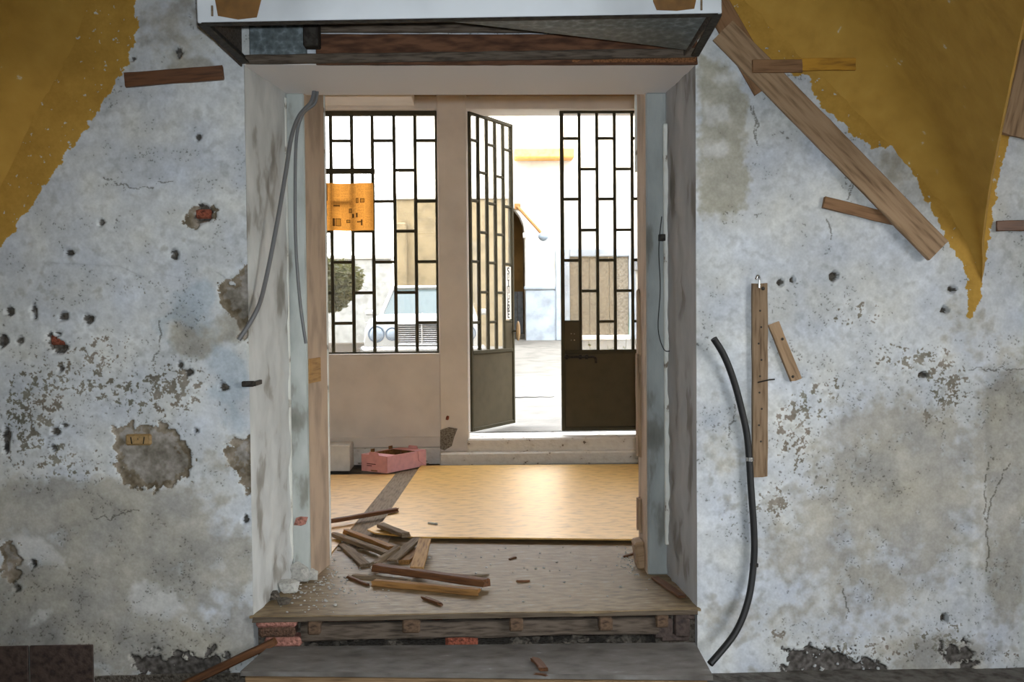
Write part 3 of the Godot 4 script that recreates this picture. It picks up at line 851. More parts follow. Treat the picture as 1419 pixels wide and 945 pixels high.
func build_doorway() -> void:
	# splayed plaster reveals
	var left := setting("wall_reveal_left", "rough white plastered side of the doorway, light grey conduit down it")
	var a := Vector3(XL, 0, 0)
	var b := Vector3(-0.842, 0, -0.5)
	part(left, "plaster", reveal_mesh(a, b, 0.0, SOFFIT + 0.03, 3), M.reveal)
	var right := setting("wall_reveal_right", "grey plastered side of the doorway, partly shade painted in, with a cracked conduit")
	part(right, "plaster", reveal_mesh(Vector3(XR, 0, 0), Vector3(0.838, 0, -0.5), 0.0, SOFFIT + 0.03, 4), M.reveal_grey_shade)
	# soffit: white board with a raw particle board front
	var sof := setting("ceiling_doorway", "white board lining the top of the doorway with a raw brown front edge")
	box_part(sof, "board", Vector3(XL, SOFFIT, -0.54), Vector3(XR, SOFFIT + 0.018, 0.012), M.soffit, 0.002)
	part(sof, "raw_edge", stick(XR - XL, 0.012, 0.020, 5, 0.01, 0.004), M.particle, at(Vector3((XL + XR) * 0.5, SOFFIT + 0.014, 0.018)), "raw brown particle board edge")
	# door frame at the inner end of the reveals
	var fl := setting("trim_1", "peeling pale green door frame with brown inner lining")
	box_part(fl, "frame_post", Vector3(-0.845, THRESH, -0.56), Vector3(-0.765, SOFFIT, -0.50), M.frame_green, 0.006)
	box_part(fl, "conduit", Vector3(-0.862, THRESH + 0.10, -0.50), Vector3(-0.838, SOFFIT - 0.02, -0.478), M.white_strip, 0.005, "flaking white conduit")
	part(fl, "lining", slab([Vector3(-0.763, 0, -0.51), Vector3(-0.722, 0, -0.79), Vector3(-0.75, 0, -0.80), Vector3(-0.80, 0, -0.53)], THRESH, SOFFIT + 0.14), M.lining)
	box_part(fl, "white_edge", Vector3(-0.732, THRESH + 0.03, -0.815), Vector3(-0.717, SOFFIT + 0.13, -0.79), M.white_strip, 0.002)
	part(fl, "patch_board", cbox(Vector3(0.16, 0.11, 0.008), 0.002), M.lath_tan, along(Vector3(-0.762, 1.205, -0.51), Vector3(-0.736, 1.205, -0.67)), "lighter square block on the lining")
	for y in [2.355, 1.69]:
		box_part(fl, "hinge", Vector3(-0.868, y, -0.47), Vector3(-0.852, y + 0.055, -0.43), M.angle, 0.002)
	part(fl, "brick_chip", chunk(Vector3(0.05, 0.05, 0.02), 77, 0.3), M.brick_pale, at(on_z(417, 722, -0.495)), "reddish brick chip showing through the frame")
	var fr := setting("trim_2", "cracked grey door frame with splintered brown lining")
	box_part(fr, "frame_post", Vector3(0.748, THRESH, -0.56), Vector3(0.842, SOFFIT, -0.50), M.frame_grey, 0.006)
	box_part(fr, "conduit", Vector3(0.822, THRESH + 0.14, -0.50), Vector3(0.846, SOFFIT - 0.14, -0.476), M.white_strip, 0.005, "flaking white conduit")
	box_part(fr, "bracket", Vector3(0.80, 1.77, -0.50), Vector3(0.828, 1.80, -0.47), M.angle, 0.002)
	part(fr, "lining", slab([Vector3(0.746, 0, -0.515), Vector3(0.78, 0, -0.515), Vector3(0.79, 0, -0.80), Vector3(0.752, 0, -0.79)], THRESH, SOFFIT + 0.14), M.lining)
	box_part(fr, "white_edge", Vector3(0.745, 2.12, -0.815), Vector3(0.755, SOFFIT + 0.13, -0.78), M.white_strip, 0.002)
	for q in [[0.98, 0.75, 0.745], [1.02, 0.90, 0.742], [0.50, 0.32, 0.744], [1.40, 0.60, 0.747]]:
		part(fr, "batten", stick(q[1] * 0.55, 0.06, 0.018, int(q[0] * 100), 0.03), M.beam, Transform3D(Basis(Vector3.UP, Vector3.RIGHT, Vector3.FORWARD), Vector3(q[2], q[0], -0.72)))
	part(fr, "foot_block", cbox(Vector3(0.05, 0.13, 0.11), 0.01), M.beam, Transform3D(Basis(Vector3.BACK, 0.15), Vector3(0.735, THRESH + 0.06, -0.66)))
	# loose lath at the foot of the right reveal
	var p := on_y(905, 800, THRESH + 0.012)
	var q2 := on_y(948, 828, THRESH + 0.012)
	solo("wood_lath", stick(p.distance_to(q2), 0.035, 0.012, 61, 0.02), M.lath_dark, along(p, q2), "dark thin lath lying at the foot of the right doorway side", "lath")

func reveal_mesh(a: Vector3, b: Vector3, y0: float, y1: float, rng_seed: int) -> ArrayMesh:
	var n := FastNoiseLite.new()
	n.seed = rng_seed
	n.frequency = 6.0
	var st := begin()
	st.set_smooth_group(1)
	var out := (b - a).cross(Vector3.UP).normalized()
	var nu := 14
	var nv := 70
	var g := []
	for j in nv + 1:
		for i in nu + 1:
			var u := float(i) / nu
			var v := float(j) / nv
			var p := a.lerp(b, u) + Vector3(0, lerpf(y0, y1, v), 0)
			var amp := 0.006 * sin(u * PI) + (0.010 * (1.0 - v) * u)
			g.append(p + out * n.get_noise_3dv(p * 1.3) * amp * 2.0)
	for j in nv:
		for i in nu:
			var k := j * (nu + 1) + i
			for q in [k, k + nu + 1, k + nu + 2, k, k + nu + 2, k + 1]: st.add_vertex(g[q])
	return done(st)

func build_shopfront() -> void:
	var z0 := -3.92
	var fy0 := THRESH
	# shop room
	shell("floor_shop", cbox(Vector3(4.6, 0.26, 4.5), 0.0), M.shop_floor, at(Vector3(-0.3, THRESH - 0.16, -2.58)), "bare dusty floor of the shop under the plywood sheets")
	shell("wall_shop_left", cbox(Vector3(0.2, 3.6, 3.6), 0.0), M.shop, at(Vector3(-2.5, 1.8, -2.55)))
	shell("wall_shop_right", cbox(Vector3(0.2, 3.6, 3.6), 0.0), M.shop, at(Vector3(2.0, 1.8, -2.55)))
	shell("ceiling_shop", cbox(Vector3(4.8, 0.2, 3.8), 0.0), M.shop, at(Vector3(-0.3, 3.50, -2.6)))
	var wl := on_z(607, 300, -4.0).x          # window's right edge
	var pr := on_z(648, 300, -4.0).x          # door opening's left edge
	var wy0 := on_z(560, 491, -4.0).y
	var wy1 := on_z(560, 153, -4.0).y
	var dy0 := on_z(770, 597, -4.05).y
	var dy1 := on_z(770, 150, -4.05).y
	var dr := pr + 1.47
	var w := setting("wall_street", "cream shopfront wall with a flaking plinth between window and door")
	box_part(w, "panel", Vector3(-2.4, fy0, -4.25), Vector3(wl + 0.01, wy0, -3.97), M.cream, 0.004)
	box_part(w, "pillar", Vector3(wl, fy0, -4.25), Vector3(pr, wy1 + 0.12, -3.92), M.cream, 0.010)
	box_part(w, "lintel", Vector3(-2.4, wy1, -4.25), Vector3(1.95, 3.40, -3.96), M.cream, 0.006)
	box_part(w, "pier", Vector3(-2.45, fy0, -4.25), Vector3(-1.86, 3.4, -3.96), M.cream, 0.004)
	box_part(w, "pier", Vector3(dr, fy0, -4.25), Vector3(1.95, 3.4, -3.92), M.cream, 0.004)
	box_part(w, "upper_facade", Vector3(-14, 3.3, -4.45), Vector3(14, 12.5, -4.2), M.white_house, 0.0)
	box_part(w, "side_facade", Vector3(-14, 0, -4.45), Vector3(-2.4, 3.3, -4.2), M.white_house, 0.0)
	box_part(w, "side_facade", Vector3(1.95, 0, -4.45), Vector3(14, 3.3, -4.2), M.white_house, 0.0)
	# mouldings along the foot, flaked
	var m1 := on_z(530, 606, -3.95).y
	var m2 := on_z(530, 620, -3.95).y
	box_part(w, "plinth_board", Vector3(-2.4, m2, -4.0), Vector3(wl, m1, -3.945), M.cream, 0.004)
	box_part(w, "plinth_board", Vector3(-2.4, fy0, -4.0), Vector3(wl, m2 - 0.004, -3.935), M.cream_flaked, 0.004)
	var mp := []
	for q in [[610, 596], [622, 592], [634, 594], [630, 604], [626, 618], [616, 624], [610, 622]]:
		var v := on_z(q[0], q[1], -3.915)
		mp.append(Vector2(v.x, v.y))
	part(w, "bare_mortar", extrude(mp, 0.012), M.bare_mortar, at(Vector3(0, 0, -3.917)), "bare grey mortar where the pillar foot is broken")
	part(w, "rust_stain", chunk(Vector3(0.025, 0.04, 0.012), 93), M.brick, at(on_z(620, 579, -3.918)))
	# door sill: two worn steps
	var s1 := on_z(760, 606, -3.90).y
	var s2 := on_z(760, 626, -3.80).y
	box_part(w, "sill", Vector3(pr - 0.02, fy0, -4.30), Vector3(1.95, s1, -3.86), M.cream_flaked, 0.012, "worn flaking door sill")
	box_part(w, "sill_step", Vector3(wl + 0.0, fy0, -4.0), Vector3(1.95, s2, -3.80), M.cream_flaked, 0.012)
	# boxed lintel above
	var bx := on_z(570, 130, -3.6).x
	box_part(w, "shutter_box", Vector3(-2.4, on_z(500, 141, -3.8).y, -3.96), Vector3(bx, 3.40, -3.62), M.cream, 0.004)
	box_part(w, "ceiling_board", Vector3(bx, on_z(700, 131, -3.9).y, -3.96), Vector3(1.95, 3.40, -3.55), M.ochre_board, 0.004, "brown board above the door")
	box_part(w, "window_ledge", Vector3(-1.86, wy0 - 0.004, -4.10), Vector3(wl, wy0 + 0.008, -3.955), M.cream, 0.003)

	# lattice window
	var win := setting("window_1", "dark steel lattice window of staggered panes beside the cream pillar")
	var set_a := [195.0, 279.0, 363.0, 447.5]
	var set_b := [236.0, 320.5, 405.5]
	var vx := [346.0, 375.0, 404.0, 432.5, 460.0, 489.0, 517.5, 547.5, 576.5, 606.0]
	var zx := []
	for q in vx: zx.append(on_z(q, 320, -4.03).x)
	for k in zx.size():
		box_part(win, "bar", Vector3(zx[k] - 0.013, wy0, -4.045), Vector3(zx[k] + 0.013, wy1, -4.015), M.steel_dark, 0.004)
	box_part(win, "frame_rail", Vector3(zx[0] - 0.03, wy1 - 0.035, -4.05), Vector3(zx[-1], wy1, -4.01), M.steel_dark, 0.004)
	box_part(win, "frame_rail", Vector3(zx[0] - 0.03, wy0, -4.05), Vector3(zx[-1], wy0 + 0.022, -4.01), M.steel_dark, 0.004)
	var cy := on_z(489, 236.5, -4.03).y
	box_part(win, "casement_rail", Vector3(zx[0], cy - 0.024, -4.055), Vector3(zx[6] + 0.016, cy + 0.016, -4.005), M.steel_dark, 0.004)
	for k in zx.size() - 1:
		var rows: Array = set_b if k % 2 == 1 else set_a
		rows = (set_a if k % 2 == 0 else set_b)
		var ys := [wy1]
		for r in rows: ys.append(on_z(530, r, -4.03).y)
		ys.append(wy0)
		for i in range(1, ys.size() - 1):
			box_part(win, "bar", Vector3(zx[k] + 0.011, ys[i] - 0.012, -4.042), Vector3(zx[k + 1] - 0.011, ys[i] + 0.012, -4.018), M.steel_dark, 0.004)
		for i in ys.size() - 1:
			if k >= 2: box_part(win, "pane", Vector3(zx[k] + 0.010, ys[i + 1] + 0.008, -4.034), Vector3(zx[k + 1] - 0.010, ys[i] - 0.008, -4.031), M.glass, 0.0)
	# door leaves
	var da := [192.0, 276.0, 361.0, 446.0]
	var db := [234.5, 319.0, 403.5]
	var lw := (dr - pr) * 0.5 - 0.006
	var leaf2 := setting("door_2", "closed dark steel door leaf with staggered panes and a slide bolt", Vector3(dr - 0.005, dy0, -4.05))
	leaf2.rotation.y = PI
	leaf(leaf2, lw, dy0, dy1, da, db, true)
	var leaf1 := setting("door_1", "dark steel door leaf standing open to the street with a push label", Vector3(pr + 0.008, dy0, -4.05))
	leaf1.rotation.y = deg_to_rad(60.0)
	leaf(leaf1, lw, dy0, dy1, da, db, false)
	box_part(w, "door_jamb", Vector3(pr - 0.006, dy0, -4.09), Vector3(pr + 0.006, dy1, -4.03), M.cream, 0.002)

	# newspaper page on the window
	var na := on_z(446, 254, -4.0)
	var nb := on_z(518, 319.5, -4.0)
	var pm := QuadMesh.new()
	var st := SurfaceTool.new()
	st.begin(Mesh.PRIMITIVE_TRIANGLES)
	var nu := 16
	var x0 := na.x - 0.05
	for j in 9:
		for i in nu + 1:
			var u := float(i) / nu
			var v := j / 8.0
			st.set_uv(Vector2(u, v))
			st.set_normal(Vector3.BACK)
			st.add_vertex(Vector3(lerpf(x0, nb.x, u), lerpf(na.y, nb.y, v) + 0.003 * sin(u * 9.0), -4.0 + 0.002 * sin(u * 13.0 + v * 2.0)))
	for j in 8:
		for i in nu:
			var k := j * (nu + 1) + i
			for q in [k, k + 1, k + nu + 2, k, k + nu + 2, k + nu + 1]: st.add_index(q)
	var news := solo("newspaper_page", st.commit(), M.newsprint, Transform3D.IDENTITY, "newspaper page stuck over the lattice window panes, light shining through painted brown", "newspaper")
	news.set_meta("label", "newspaper page stuck over the lattice window panes, light shining through painted brown")

func leaf(root: Node3D, w: float, dy0: float, dy1: float, da: Array, db: Array, bolt: bool) -> void:
	# local x runs from hinge to lock edge, y up from the foot
	var h := dy1 - dy0 - 0.012
	var py := on_z(770, 487, -4.05).y - dy0
	var sgn := -1.0 if bolt else 1.0              # which side faces the shop
	box_part(root, "stile", Vector3(0, 0, -0.018), Vector3(0.026, h, 0.018), M.steel_dark, 0.004)
	box_part(root, "stile", Vector3(w - 0.030, 0, -0.018), Vector3(w, h, 0.018), M.steel_dark, 0.004)
	box_part(root, "rail", Vector3(0.026, h - 0.028, -0.018), Vector3(w - 0.03, h, 0.018), M.steel_dark, 0.004)
	box_part(root, "rail", Vector3(0.026, py - 0.02, -0.018), Vector3(w - 0.03, py + 0.012, 0.018), M.steel_dark, 0.004)
	box_part(root, "kick_panel", Vector3(0.026, 0.0, -0.008), Vector3(w - 0.03, py - 0.02, 0.008), M.steel, 0.002)
	box_part(root, "rail", Vector3(0.026, 0.0, -0.018), Vector3(w - 0.03, 0.03, 0.018), M.steel_dark, 0.004)
	var cols := 5
	var xs := []
	for k in cols + 1: xs.append(lerpf(0.013, w - 0.015, float(k) / cols))
	for k in range(1, cols): box_part(root, "bar", Vector3(xs[k] - 0.012, py, -0.014), Vector3(xs[k] + 0.012, h - 0.02, 0.014), M.steel_dark, 0.004)
	for k in cols:
		var rows: Array = da if k % 2 == 0 else db
		var ys := [h - 0.01]
		for r in rows: ys.append(on_z(770, r, -4.05).y - dy0)
		ys.append(py)
		for i in range(1, ys.size() - 1):
			box_part(root, "bar", Vector3(xs[k] + 0.010, ys[i] - 0.011, -0.012), Vector3(xs[k + 1] - 0.010, ys[i] + 0.011, 0.012), M.steel_dark, 0.004)
		for i in ys.size() - 1:
			if k == cols - 1 and i == ys.size() - 2:
				box_part(root, "lock_plate", Vector3(xs[k], ys[i + 1], -0.012), Vector3(xs[k + 1], ys[i], 0.012), M.steel, 0.002)
			else:
				box_part(root, "pane", Vector3(xs[k] + 0.008, ys[i + 1] + 0.006, -0.0015), Vector3(xs[k + 1] - 0.008, ys[i] - 0.006, 0.0015), M.dusty_glass if (bolt and i >= 2 and k != 1) else M.glass, 0.0)
	if bolt:
		var y := py - 0.045
		var b := part(root, "slide_bolt", tube([Vector3(w - 0.02, y, sgn * 0.03), Vector3(w - 0.25, y, sgn * 0.03), Vector3(w - 0.27, y - 0.01, sgn * 0.03), Vector3(w - 0.275, y - 0.05, sgn * 0.032)], 0.010, 8), M.angle)
		for x in [w - 0.04, w - 0.15, w - 0.20]: box_part(b, "keeper", Vector3(x - 0.012, y - 0.018, sgn * 0.016), Vector3(x + 0.012, y + 0.018, sgn * 0.044), M.angle, 0.003)
		for q in [[0.06, 0.14], [0.085, 0.14], [0.06, 0.09], [0.085, 0.09]]:
			part(root, "rivet", lathe([Vector2(0.0, 0.006), Vector2(0.005, 0.004), Vector2(0.006, 0.0)], 8), M.chrome, Transform3D(Basis(Vector3.RIGHT, -PI / 2), Vector3(w - q[0] - 0.02, py + q[1], sgn * 0.012)))
	else:
		var hy := on_z(770, 460, -4.05).y - dy0
		var grip := SphereMesh.new()
		grip.radius = 0.5
		grip.height = 1.0
		grip.radial_segments = 20
		grip.rings = 10
		var hd := part(root, "door_handle", grip, M.knob, Transform3D(Basis.from_scale(Vector3(0.045, 0.17, 0.035)), Vector3(w - 0.028, hy, sgn * 0.065)), "worn oval wooden handle")
		part(root, "handle_stem", tube([Vector3(w - 0.028, hy, 0.01), Vector3(w - 0.028, hy, sgn * 0.06)], 0.010, 8), M.steel)
		# the push label, letters one below the other
		var ty1 := on_z(770, 362.5, -4.05).y - dy0
		var ty0 := on_z(770, 444.5, -4.05).y - dy0
		var lx: float = (xs[cols - 1] + xs[cols]) * 0.5
		var lab := box_part(root, "push_label", Vector3(lx - 0.05, ty0 + 0.012, 0.003), Vector3(lx + 0.05, ty1 - 0.012, 0.005), M.white_card, 0.0, "white strip lettered SPINGERE from top to bottom")
		var word := "SPINGERE"
		var ink := mat(Color(0.08, 0.08, 0.08), 0.6)
		var faded := mat(Color(0.66, 0.64, 0.60), 0.7)
		var font := SystemFont.new()
		font.font_names = PackedStringArray(["Droid Sans"])
		font.font_weight = 700
		var pitch := (ty1 - ty0 - 0.05) / 8.0
		for i in 8:
			var tm := TextMesh.new()
			tm.text = word[i]
			tm.font = font
			tm.font_size = 16
			tm.pixel_size = 0.0052
			tm.depth = 0.001
			part(lab, "letter", tm, faded if i in [1, 3, 4] else ink, at(Vector3(0, (3.5 - i) * pitch, 0.0016)))

func build_street() -> void:
	# street surface, nearly level, lifting towards the houses opposite
	var prof := [[-4.25, STREET], [-12.0, STREET], [-15.0, 0.58], [-19.2, 0.83], [-30.0, 0.9]]
	var st := begin()
	for i in prof.size() - 1:
		var a: Array = prof[i]
		var b: Array = prof[i + 1]
		var q := [Vector3(-16, a[1], a[0]), Vector3(16, a[1], a[0]), Vector3(16, b[1], b[0]), Vector3(-16, b[1], b[0])]
		for k in [0, 2, 1, 0, 3, 2]: st.add_vertex(q[k])
	var g := done(st)
	var street := shell("floor_street", g, M.asphalt, Transform3D.IDENTITY, "bright pale street surface outside the shop")
	shell("floor_subsoil", cbox(Vector3(32, 0.2, 26), 0.0), M.asphalt, at(Vector3(0, -0.3, -17.2)))
	# a crack across the paving
	var p0 := on_y(714, 551, STREET + 0.002)
	var p1 := on_y(768, 550, STREET + 0.002)
	var crack := []
	for i in 9: crack.append(p0.lerp(p1, i / 8.0) + Vector3(0, 0, 0.03 * sin(i * 2.1)))
	part(street, "crack", tube(crack, 0.012, 6, 0.004), M.car_dark, Transform3D.IDENTITY, "dark crack across the paving")
	# arched house opposite
	var z := -19.0
	var house := thing("white_house", "white rendered house with an arched entrance and pale blue wainscot", "house", Vector3(0, 0.8, z))
	var o := Vector3(0, 0.8, z)
	var ax := on_z(677, 400, z).x
	var r := 0.84
	var spring := on_z(700, 325, z).y - 0.8
	var right_x := 15.0
	var poly := [Vector2(ax + r, 0), Vector2(right_x, 0), Vector2(right_x, 7.0), Vector2(ax - 2.0, 7.0), Vector2(ax - 2.0, 0), Vector2(ax - r, 0), Vector2(ax - r, spring)]
	for k in range(1, 12): poly.append(Vector2(ax - r * cos(PI * k / 12.0), spring + r * sin(PI * k / 12.0)))
	poly.append(Vector2(ax + r, spring))
	part(house, "wall", extrude(poly, 0.5), M.white_house, at(Vector3(0, 0, -0.25)))
	var wy := on_z(750, 402, z).y - 0.8
	box_part(house, "wainscot", Vector3(ax + r, 0, 0.0), Vector3(on_z(770, 402, z).x, wy, 0.06), M.wainscot, 0.01)
	box_part(house, "moulding", Vector3(ax + r - 0.04, wy, 0.0), Vector3(on_z(770, 402, z).x, wy + 0.10, 0.10), M.wainscot, 0.03)
	box_part(house, "impost", Vector3(ax + r - 0.05, spring - 0.08, -0.1), Vector3(ax + r + 0.05, spring + 0.04, 0.03), M.white_house, 0.01)
	box_part(house, "passage_wall", Vector3(ax - 1.5, 0, -1.9), Vector3(ax + 1.5, 4.2, -1.7), M.ochre_wall, 0.0)
	box_part(house, "passage_wall", Vector3(ax + r + 0.02, 0, -1.7), Vector3(ax + r + 0.2, 4.2, -0.5), M.ochre_wall, 0.0)
	box_part(house, "passage_wall", Vector3(ax - r - 0.2, 0, -1.7), Vector3(ax - r - 0.02, 4.2, -0.5), M.ochre_wall, 0.0)
	box_part(house, "passage_ceiling", Vector3(ax - 1.5, 3.9, -1.7), Vector3(ax + 1.5, 4.1, -0.5), M.ochre_wall, 0.0)
	var gy := on_z(715, 404, z - 1.6).y - 0.8
	for k in 12:
		var x := ax - r + 0.02 + k * 0.14
		box_part(house, "gate_board", Vector3(x, 0.12, -1.68), Vector3(x + 0.132, gy, -1.64), M.gate_grey, 0.006)
	box_part(house, "step", Vector3(ax - r, 0, -1.6), Vector3(ax + r, 0.14, -0.6), M.asphalt, 0.02)
	# cornice strip, warm shade of its underside put into the orange
	var ey := on_z(745, 213, z + 0.3).y - 0.8
	var ea := on_z(712, 213, z + 0.3).x
	box_part(house, "cornice", Vector3(ea, ey - 0.12, 0.0), Vector3(on_z(781, 213, z).x + 0.2, ey + 0.10, 0.5), M.eave, 0.03, "orange cornice strip, warm shade of its underside in the colour")
	# glazed doorway to the right
	var dx0 := on_z(789, 400, z).x
	var dx1 := on_z(871, 400, z).x
	var dyt := on_z(830, 356, z).y - 0.8
	box_part(house, "doorway_frame", Vector3(dx0 - 0.32, 0, 0.0), Vector3(dx0, dyt + 0.18, 0.12), M.wainscot, 0.02)
	box_part(house, "doorway_frame", Vector3(dx1, 0, 0.0), Vector3(dx1 + 0.16, dyt + 0.18, 0.12), M.wainscot, 0.02)
	box_part(house, "doorway_frame", Vector3(dx0, dyt, 0.0), Vector3(dx1, dyt + 0.18, 0.12), M.wainscot, 0.02)
	for k in 3:
		var xa := lerpf(dx0, dx1, k / 3.0)
		var xb := lerpf(dx0, dx1, (k + 1) / 3.0)
		box_part(house, "door_board", Vector3(xa + 0.006, 0.12, 0.0), Vector3(xb - 0.006, dyt, 0.05), M.dust_door, 0.01)
	box_part(house, "doorstep", Vector3(dx0, 0, 0.0), Vector3(dx1, 0.12, 0.25), M.white_house, 0.02)
	box_part(house, "roof", Vector3(ax - 2.1, 7.0, -4.0), Vector3(right_x + 0.1, 7.2, 0.3), M.shadow_tan, 0.03)
	box_part(house, "side_wall", Vector3(right_x - 0.3, 0, -4.0), Vector3(right_x, 7.0, -0.5), M.white_house, 0.0)
	var mp := on_z(880, 366, z + 0.1) 
	solo("meter_box", cbox(Vector3(0.22, 0.30, 0.16), 0.02), M.gate_grey, at(Vector3(mp.x, mp.y, z + 0.08)), "small grey meter box on the white house wall by the doorway", "meter box")
	solo("green_pipe", tube([Vector3(mp.x - 0.12, 0.8, z + 0.05), Vector3(mp.x - 0.10, mp.y - 0.9, z + 0.05), Vector3(mp.x - 0.03, mp.y - 0.15, z + 0.05)], 0.035, 8), M.green_pipe, Transform3D.IDENTITY, "thin green pipe running up to the meter box", "pipe")
	# wall lantern on a slanting arm
	var la := on_z(717, 286, z + 0.05)
	var lb := on_z(751, 324, z + 0.5)
	var lan := thing("street_lantern", "lantern on a slanting metal arm on the white house wall", "lantern", la)
	part(lan, "arm", tube([Vector3.ZERO, (lb - la)], 0.035, 8), M.lath_orange)
	part(lan, "shade", lathe([Vector2(0.0, 0.10), Vector2(0.06, 0.08), Vector2(0.12, 0.01), Vector2(0.11, -0.05), Vector2(0.06, -0.10), Vector2(0.0, -0.12)], 16), M.lamp_glass, at(lb - la + Vector3(0.03, -0.05, 0)))
	part(lan, "wall_plate", cbox(Vector3(0.14, 0.14, 0.04), 0.01), M.lath_orange, at(Vector3(0, 0, -0.03)))
	# tan block standing for the shadow on the facade, to the left, white garden wall, tree
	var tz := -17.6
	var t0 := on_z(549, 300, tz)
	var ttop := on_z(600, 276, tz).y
	var tan := thing("shadow_tan", "low tan block behind the parked white car, a cast shadow given as a wall", "house", Vector3(0, 0.7, tz))
	box_part(tan, "wall", Vector3(t0.x, 0, -1.2), Vector3(on_z(704, 300, tz).x, ttop - 0.7, 0.0), M.shadow_tan, 0.02)
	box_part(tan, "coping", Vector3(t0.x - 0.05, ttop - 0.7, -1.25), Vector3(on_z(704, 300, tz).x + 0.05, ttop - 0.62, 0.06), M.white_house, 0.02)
	box_part(tan, "buttress", Vector3(t0.x - 0.02, 0, 0.0), Vector3(t0.x + 0.22, ttop - 1.2, 0.14), M.shadow_tan, 0.03)
	var gz := -15.5
	var ge := on_z(542, 400, gz).x
	var gw := thing("garden_wall", "grey white garden wall stained at its foot beside the car", "wall", Vector3(0, 0.55, gz))
	box_part(gw, "wall", Vector3(-9, 0, -0.3), Vector3(ge, 1.95, 0.0), M.garden_wall, 0.02)
	box_part(gw, "coping", Vector3(-9, 1.95, -0.35), Vector3(ge + 0.03, 2.02, 0.05), M.white_house, 0.02)
	box_part(gw, "footing", Vector3(-9, 0, 0.0), Vector3(ge - 0.3, 0.35, 0.06), M.mortar, 0.02)
	var nb := thing("added_end_house", "unseen plain tan house added at the street end to darken the door glass reflection", "house", Vector3(14.5, 0.4, -11.5))  # out of view, added so the open leaf's glass mirrors less sky
	box_part(nb, "wall", Vector3(0, 0, -6.8), Vector3(2.0, 7.5, 6.8), M.shadow_tan, 0.02)
	for k in 3:
		var wn := box_part(nb, "window", Vector3(-0.03, 1.2, -5.0 + k * 4.0), Vector3(0.02, 2.8, -3.8 + k * 4.0), M.gate_grey, 0.01)
		part(wn, "pane", cbox(Vector3(0.01, 1.4, 1.0), 0.0), M.car_glass, at(Vector3(-0.03, 0, 0)))
	build_tree()
	build_car()
	build_weeds()

func build_tree() -> void:
	var c := on_z(444, 388, -10.5)
	var tree := thing("leafy_tree", "small leafy tree drooping in front of the garden wall", "tree", Vector3(c.x - 0.25, STREET, c.z))
	var rng := RandomNumberGenerator.new()
	rng.seed = 12
	var trunk := []
	for k in 7: trunk.append(Vector3(0.06 * sin(k * 1.3) + 0.03 * k, k * 0.22, 0.04 * cos(k * 1.7)))
	part(tree, "trunk", tube(trunk, 0.055, 9, 0.03), M.bark)
	var lo := c - tree.position
	var st := begin()
	for n in 5200:
		var d := Vector3(rng.randfn(), rng.randfn(), rng.randfn()).normalized() * pow(rng.randf(), 0.33)
		var p := lo + Vector3(d.x * 0.60, d.y * 0.40 - 0.10 * absf(d.x), d.z * 0.45)
		p += Vector3(sin(p.y * 9.0 + p.z * 7.0), cos(p.x * 8.0), sin(p.x * 11.0)) * 0.05
		var b := Basis(Vector3(rng.randfn(), rng.randfn(), rng.randfn()).normalized(), rng.randf() * TAU)
		var l := rng.randf_range(0.035, 0.06)
		var q := [p - b.x * l, p + b.y * l * 0.4 + b.z * l * 0.12, p + b.x * l, p - b.y * l * 0.4 + b.z * l * 0.12]
		for k in [0, 1, 2, 0, 2, 3]: st.add_vertex(q[k])
	tag(part(tree, "foliage", done(st), M.leaf), "", "", "", "stuff")

func build_weeds() -> void:
	var rng := RandomNumberGenerator.new()
	rng.seed = 31
	for q in [[818, 472], [842, 478], [866, 466], [880, 464]]:
		var top := on_z(q[0], q[1], -4.9)
		var weed := thing("weed_plant", "spindly green weed growing outside behind the closed steel door", "weed", Vector3(top.x, STREET, -4.9), "weeds outside the door")
		var h := top.y - STREET
		var pts := []
		for k in 6: pts.append(Vector3(0.02 * sin(k * 1.9 + q[0]), h * k / 5.0, 0.02 * cos(k + q[0])))
		part(weed, "stem", tube(pts, 0.004, 6, 0.002), M.leaf)
		for k in 7:
			var y := h * (0.45 + 0.08 * k)
			var a := rng.randf() * TAU
			var d := Vector3(cos(a), 0.5, sin(a)).normalized()
			var s := d.cross(Vector3.UP).normalized()
			var st := begin()
			var l := rng.randf_range(0.05, 0.08)
			var b := Vector3(0, y, 0)
			var v := [b, b + d * l * 0.5 + s * 0.014, b + d * l, b + d * l * 0.5 - s * 0.014]
			for j in [0, 1, 2, 0, 2, 3]: st.add_vertex(v[j])
			part(weed, "leaf", done(st), M.leaf)

